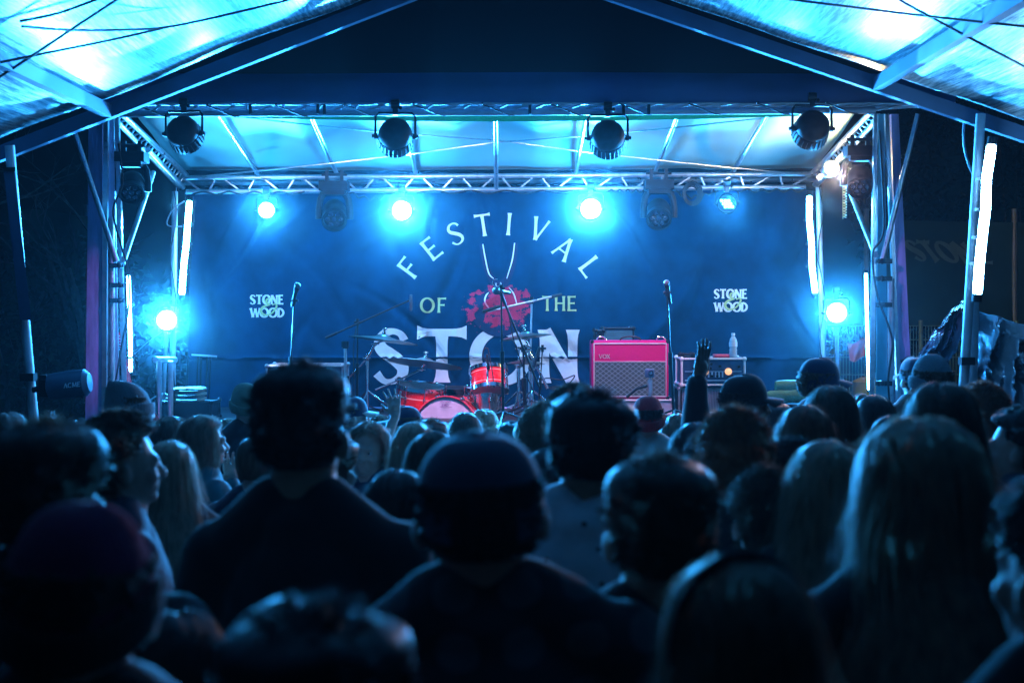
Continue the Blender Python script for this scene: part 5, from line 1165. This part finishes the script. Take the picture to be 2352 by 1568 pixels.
def person(label, x, top, Y, yaw=0, hair='short', hc='brown', sk='fair', cloth_='tee', cc='black', hat=None, hatc='black', pose=('down', 'down'), group='people in the crowd', extra=0, tilt=0, hz=None, hseed=None, fine=False, handkw=None, brim='same', w=1.0):
    """x, top: where the crown of the head or hat sits in the picture; Y: distance"""
    Tp = P(x, top, Y); hh = {None: {'short': 1.782, 'crop': 1.765, 'curly': 1.785, 'long': 1.775, 'mid': 1.775, 'wavy': 1.782, 'bun': 1.772, 'pony': 1.768, None: 1.75}[hair], 'cap': 1.775, 'beanie': 1.775, 'slouch': 1.775}[hat]
    s = Tp.z/hh; sx = max(.90, min(1.05, s))*w
    key = ('body', pose, fine, str(handkw)); bm_ = get(key, lambda: body_mesh(pose[0], pose[1], fine, handkw))
    def inst(me, m, key2):
        k = (id(me), m.name)
        if k not in cache:
            c = me.copy(); c.materials.clear(); c.materials.append(m); cache[k] = c
        return cache[k]
    b = bpy.data.objects.new('person', inst(bm_, SK[sk], 0)); COL.objects.link(b); ORG[b.name] = V((0, 0, 0))
    rj = random.Random(label); ln_ = R(rj.uniform(-3.8, 3.8)); fw = R(rj.uniform(-3, 2)) if pose == ('down', 'down') else 0
    b.rotation_mode = 'ZYX' if False else 'XYZ'; q_ = Matrix.Rotation(ln_, 4, 'Y') @ Matrix.Rotation(R(yaw + rj.uniform(-8, 8)*(abs(yaw) < 40)), 4, 'Z') @ Matrix.Rotation(fw, 4, 'X')
    b.rotation_euler = q_.to_euler(); hd = q_ @ V((0, 0, Tp.z)); b.location = (Tp.x-hd.x, Y-hd.y, 0); b.scale = (sx, sx, s)
    tag(b, label, 'person', group)
    def child(name, me, m, par=b, lab=None):
        o = bpy.data.objects.new(name, inst(me, m, 0)); COL.objects.link(o); o.parent = par
        if lab: o['label'] = lab
        return o
    sp = tuple(p for p in pose); seed = (hash(label) % 3) if False else len(label) % 3
    child({'tee': 't_shirt', 'shirt': 'shirt', 'hoodie': 'hooded_top', 'jumper': 'jumper', 'jacket': 'jacket'}[cloth_], get(('sh', sp, cloth_, seed), lambda: shirt_mesh(sp[0], sp[1], cloth_, seed)), CM[cc])
    child('trousers', get('tr', trouser_mesh), CM['denim']); child('shoes', get('shoe', shoe_mesh), CM['black'])
    if hair:
        sd = hseed if hseed is not None else len(label) % 3
        child('hair', get(('hair', hair, sd, hz, bool(hat)), lambda: hair_mesh(hair, sd*3+1, hz, bool(hat))), HM[hc])
    if hat:
        cr_, br_ = get(('hat', hat), lambda: cap_mesh(hat)); c = child('cap' if hat == 'cap' else 'beanie', cr_, CM[hatc])
        o = bpy.data.objects.new('brim' if hat == 'cap' else 'cuff', inst(br_, CM[hatc if brim == 'same' else brim], 0)); COL.objects.link(o); o.parent = c
    return b
PERSONS = [
 # label, x, top, Y, kw
 ('very tall man with tousled dark hair and t-shirt in front of the rack crate', 694, 830, 3.0, dict(hair='short', hc='black', sk='tan', cc='black', yaw=-3, w=1.04)),
 ('man in a baseball cap and checked jacket centred below the bass drum', 1093, 985, 2.38, dict(hair='short', hc='black', hat='cap', hatc='capnavy', cloth_='jacket', cc='check', w=1.2)),
 ('man with flat dark haircut and pale spotted collared shirt', 1370, 890, 3.42, dict(hair='short', hc='black', sk='tan', cloth_='shirt', cc='dots', yaw=-6, w=1.13)),
 ('man with short fuzzy rounded hair and black top beside the spotted shirt', 1512, 1040, 2.5, dict(hair='short', hc='brown', sk='tan', cc='black', w=1.08)),
 ('man with wavy brown hair and glasses under the raised pointing hand', 1690, 940, 3.9, dict(hair='curly', hc='auburn', cc='black', yaw=-10)),
 ('woman with straight long light brown hair behind the black mop of hair', 1903, 1004, 3.35, dict(hair='long', hc='blond', cloth_='tee', cc='black', hz=1.05, w=1.05)),
 ('woman with very long pale hair, the largest long haired head', 2103, 950, 2.62, dict(hair='wavy', hc='blond', cloth_='jumper', cc='black', hz=1.05, yaw=4, w=1.1)),
 ('large blurred maroon beanie head close to the camera', 190, 1150, 1.9, dict(hair='short', hc='black', hat='beanie', hatc='maroon', brim='black', cloth_='hoodie', cc='black', w=1.12)),
 ('man with short rounded hair at the edge above the maroon beanie', 108, 958, 2.5, dict(hair='short', hc='brown', cloth_='jacket', cc='black', w=1.12)),
 ('man with wavy quiff seen in profile above the collar beside the maroon beanie', 285, 948, 3.9, dict(hair='curly', hc='brown', cloth_='shirt', cc='navy', yaw=-68)),
 ('woman with loose pale blond hair between the quiffed man and the tall man', 388, 1008, 4.8, dict(hair='long', hc='blond', cloth_='jacket', cc='black', yaw=14)),
 ('woman in profile holding a hand to her mouth', 470, 952, 6.1, dict(hair='mid', hc='lightbrown', cloth_='jacket', cc='teal', yaw=-62, pose=('face', 'down'), fine=True, handkw=dict(curl=.12, spread=.12))),
 ('small dark haired woman just below the folded towel', 396, 954, 7.4, dict(hair='mid', hc='brown', cc='navy', yaw=-30)),
 ('person in a grey slouch beanie in front of the guitar stand', 305, 870, 6.2, dict(hair='short', hc='brown', hat='slouch', hatc='greyknit', cloth_='jacket', cc='navy', yaw=-48)),
 ('person in a plain pale green beanie and black top next to the tall man', 562, 878, 7.9, dict(hair=None, hat='beanie', hatc='olive', cc='black', yaw=8)),
 ('man in a cap with a pale brim in profile beside the tall man', 812, 910, 8.4, dict(hair='short', hc='brown', hat='cap', hatc='navy', brim='khaki', cc='grey', yaw=-72)),
 ('woman turned round to face the camera with fair hair tucked back', 848, 968, 5.9, dict(hair='mid', hc='lightbrown', cloth_='hoodie', cc='navy', yaw=168)),
 ('person in a dark cap with flat pale brim right under the floor tom', 925, 930, 8.0, dict(hair='short', hc='brown', hat='cap', hatc='navy', brim='teal', cc='grey', yaw=78)),
 ('person raising an open palm with spread fingers beside the floor tom', 990, 962, 7.0, dict(hair='short', hc='brown', cc='grey', pose=('up2', 'down'), fine=True, handkw=dict(curl=.08, spread=.24, s=1.0))),
 ('woman with smooth pale hair in front of the bass drum port', 950, 967, 5.4, dict(hair='long', hc='blond', cc='grey', yaw=6)),
 ('woman with dark hair parted in a blond streak behind the baseball cap', 992, 985, 4.6, dict(hair='long', hc='brown', cc='black', yaw=-14)),
 ('person with round dark hair overlapping the bass drum', 1068, 945, 8.0, dict(hair='mid', hc='brown', cc='navy')),
 ('fair haired woman with a bun beside the bass drum', 1118, 938, 8.4, dict(hair='bun', hc='blond', cc='grey', yaw=-25)),
 ('woman with a sleek low ponytail behind the centre mic stand foot', 1212, 958, 6.9, dict(hair='pony', hc='blond', cc='navy', yaw=20)),
 ('person with fluffy rim-lit hair beside the flat haircut', 1262, 926, 5.4, dict(hair='curly', hc='lightbrown', cc='grey', yaw=-40)),
 ('person with tall curly hair peeking above the flat haircut', 1322, 884, 4.9, dict(hair='curly', hc='brown', cc='black')),
 ('person with a smooth dark bob between the baseball cap and the spotted shirt', 1262, 1028, 4.4, dict(hair='mid', hc='black', cc='black')),
 ('person in a red knitted cap in front of the amplifier', 1488, 908, 7.2, dict(hair='short', hc='black', hat='beanie', hatc='red', brim='red', cloth_='jacket', cc='khaki')),
 ('man in a black cap in profile raising a pointing hand', 1712, 858, 6.0, dict(hair='short', hc='black', hat='cap', hatc='black', sk='dark', cloth_='jacket', cc='black', yaw=-74, pose=('up', 'down'), fine=True, handkw=dict(curl=.14, spread=.04, s=1.15))),
 ('hunched person in dark clothes under the pointing hand', 1600, 968, 5.0, dict(hair='mid', hc='black', cloth_='hoodie', cc='navy', yaw=-20)),
 ('man in a navy cap with its brim over the handrail', 1888, 818, 7.0, dict(hair='short', hc='brown', hat='cap', hatc='navy', sk='tan', cloth_='jacket', cc='black', yaw=-68)),
 ('person with thick shoulder length hair below the navy cap', 1908, 884, 5.1, dict(hair='mid', hc='brown', cloth_='jumper', cc='black', yaw=-8)),
 ('woman with a red-lit edge of long hair below the rolled blankets', 1852, 924, 4.5, dict(hair='long', hc='auburn', cc='black', yaw=4)),
 ('person with a black mop of hair squeezed behind the light brown long hair', 1812, 1010, 4.2, dict(hair='curly', hc='black', cc='navy')),
 ('person in a grey beanie and patterned knitted jumper by the timber post', 2138, 812, 6.6, dict(hair='short', hc='brown', hat='beanie', hatc='greyknit', sk='fair', cloth_='jumper', cc='bands', yaw=16)),
 ('dark capped head just behind the patterned jumper wearer', 2100, 818, 8.2, dict(hair='short', hc='black', hat='cap', hatc='navy', cc='black', yaw=20)),
 ('person with smooth shoulder length hair above the largest long haired head', 2158, 872, 3.85, dict(hair='mid', hc='brown', cloth_='tee', cc='grey', yaw=-6)),
 ('person with tight curly hair in front of the draped plastic sheet', 2252, 880, 5.6, dict(hair='curly', hc='auburn', sk='tan', cc='black')),
 ('bearded man in profile at the edge looking towards the curly head', 2338, 935, 4.6, dict(hair='short', hc='black', cloth_='jacket', cc='navy', yaw=62)),
 ('person in a bulky dark jacket cut off by the frame edge', 2462, 1085, 2.0, dict(hair='curly', hc='black', cloth_='jacket', cc='black', yaw=30)),
 ('person in a grey tee under the bearded man', 2296, 1130, 3.4, dict(hair='mid', hc='brown', cloth_='hoodie', cc='teal', yaw=40)),
 ('blurred short head with spiky hair low between beanie and cap', 735, 1378, 1.62, dict(hair='short', hc='black', cc='black', yaw=-12, w=1.25)),
 ('blurred blond woman with a headband low beside the fuzzy rounded head', 1680, 1262, 1.80, dict(hair='long', hc='blond', cc='black', yaw=10)),
 ('short dark haired person low between the checked jacket and the blond woman', 1425, 1385, 2.7, dict(hair='short', hc='black', cloth_='jacket', cc='navy')),
 ('dark haired person at the very edge beside the clamped spotlight', 18, 946, 6.0, dict(hair='mid', hc='brown', cc='black', yaw=-20)),
 ('person in a pale blue hooded top low beside the maroon beanie', 412, 1395, 2.25, dict(hair='mid', hc='black', cloth_='hoodie', cc='blue', yaw=-10)),
 ('dark haired person in black behind the shoulder of the baseball cap man', 918, 1076, 3.5, dict(hair='mid', hc='black', cc='black', yaw=6)),
 ('short person in a dark hood behind the bright beanie brim and floor', 2010, 905, 5.9, dict(hair='mid', hc='black', cloth_='hoodie', cc='black', yaw=0)),
 ('small round head between the pale cap brim and the dark capped floor tom watcher', 872, 956, 8.7, dict(hair='curly', hc='brown', cc='grey')),
 ('short haired head at the foot of the centre mic stand', 1168, 968, 8.9, dict(hair='short', hc='black', cc='navy', yaw=12)),
 ('ponytailed head in front of the chrome cymbal stands', 1296, 958, 8.6, dict(hair='pony', hc='brown', cc='teal', yaw=-20)),
 ('cropped head half hidden by the flat haircut below the amplifier', 1442, 952, 8.2, dict(hair='crop', hc='brown', cc='black')),
 ('long haired head between the red cap and the raised pointing arm', 1556, 948, 8.0, dict(hair='long', hc='brown', cc='black', yaw=8)),
 ('person in a bright pale shirt right behind the black cap', 1782, 922, 7.6, dict(hair='short', hc='black', cloth_='shirt', cc='white', yaw=-15)),
 ('head with a bun between the navy cap and the patterned jumper', 1975, 902, 7.7, dict(hair='bun', hc='brown', cc='black', yaw=-10)),
 ('short haired head between the green beanie and the woman in profile', 524, 962, 8.3, dict(hair='short', hc='brown', cc='navy', yaw=-15)),
 ('dark bobbed head beside the timber post on the guitar side', 178, 962, 5.4, dict(hair='mid', hc='black', cc='black', yaw=-15)),
 ('short haired head squeezed between the tall man and the turned woman', 770, 1000, 5.0, dict(hair='short', hc='brown', cloth_='jacket', cc='navy', yaw=-30)),
 ('person with messy hair just under the black capped profile', 1640, 985, 4.6, dict(hair='curly', hc='black', cloth_='hoodie', cc='black', yaw=-5)),
 ('wavy haired head below the bearded man at the edge', 2215, 985, 4.7, dict(hair='mid', hc='lightbrown', cc='navy', yaw=15)),
 ('bareheaded short haired man glimpsed between tall man and quiffed man', 596, 1000, 5.3, dict(hair='crop', hc='brown', cc='navy', yaw=-12)),
 ('messy haired head wedged between the fuzzy rounded head and the straight long hair', 1765, 1075, 3.5, dict(hair='curly', hc='brown', cloth_='hoodie', cc='grey', yaw=15)),
 ('tied back dark hair between the bun and the smooth shoulder length hair', 2052, 952, 5.0, dict(hair='pony', hc='black', cc='olive', yaw=-18)),
]
for lab, x, top, Y, kw in PERSONS: person(lab, x, top, Y, **kw)
# earring and headband on the people that wear them
def on(label_start): return [o for o in COL.objects if o.get('label', '').startswith(label_start)][0]
w = on('blurred blond woman'); me = MB().path([V((math.sin(R(-95+190*k/24))*.100, -.035, 1.650+math.cos(R(-95+190*k/24))*.124)) for k in range(25)], .009, 8).mesh('headband'); me.materials.append(CM['black']); o = bpy.data.objects.new('headband', me); COL.objects.link(o); o.parent = w
w = on('woman in profile holding'); me = MB().ball((-.086, -.012, 1.572), .008, 8, 6).tube((-.086, -.012, 1.57), (-.088, -.012, 1.52), .003).mesh('earring'); me.materials.append(mat('gold', (.9, .6, .2), .25, 1, var=.05)); o = bpy.data.objects.new('earring', me); COL.objects.link(o); o.parent = w
w = on('man with wavy brown hair and glasses'); me = MB().path([V((-.078, -.01, 1.645)), V((-.074, .09, 1.645)), V((-.03, .112, 1.643)), V((.03, .112, 1.643)), V((.074, .09, 1.645)), V((.078, -.01, 1.645))], .0025, 6).mesh('glasses'); me.materials.append(M['blackmetal']); o = bpy.data.objects.new('glasses', me); COL.objects.link(o); o.parent = w
w = on('woman turned round'); 
for s in (-1, 1):
    me = MB().ball((.031*s, .0775, 1.634), .0125, 12, 8).mesh('eye'); me.materials.append(mat('eye', (.5, .5, .5), .15, var=.1)); o = bpy.data.objects.new('eye', me); COL.objects.link(o); o.parent = w
    me = MB().ball((.031*s, .0885, 1.634), (.005, .003, .005), 8, 6).mesh('iris'); me.materials.append(M['black']); c = bpy.data.objects.new('iris', me); COL.objects.link(c); c.parent = o
# ------------------------------------------------------------------ stage haze
hz = MB().box((0, 10, 6), (64, 56, 15)).mesh('haze', smooth=False); hm = bpy.data.materials.new('stage_haze'); hm.use_nodes = True; nt = hm.node_tree; nt.nodes.remove(nt.nodes['Principled BSDF'])
pv = nt.nodes.new('ShaderNodeVolumePrincipled'); pv.inputs['Density'].default_value = .0004; pv.inputs['Color'].default_value = (.7, .86, .97, 1); pv.inputs['Anisotropy'].default_value = .45
nt.links.new(pv.outputs[0], nt.nodes['Material Output'].inputs['Volume']); hz.materials.append(hm)
ho = bpy.data.objects.new('haze', hz); COL.objects.link(ho); ho['kind'] = 'stuff'

sb = MB().box((0, 11.35, 2.45), (9.6, 4.6, 2.78)).mesh('stage_glow_haze', smooth=False); sm = hm.copy(); sm.name = 'stage_glow_haze'  # stage haze box, added to give the lamps a lens-bloom glow
for n in sm.node_tree.nodes:
    if n.type == 'PRINCIPLED_VOLUME': n.inputs['Density'].default_value = .0030; n.inputs['Anisotropy'].default_value = .955
sb.materials.append(sm); so = bpy.data.objects.new('stage_glow_haze', sb); COL.objects.link(so); so['kind'] = 'stuff'
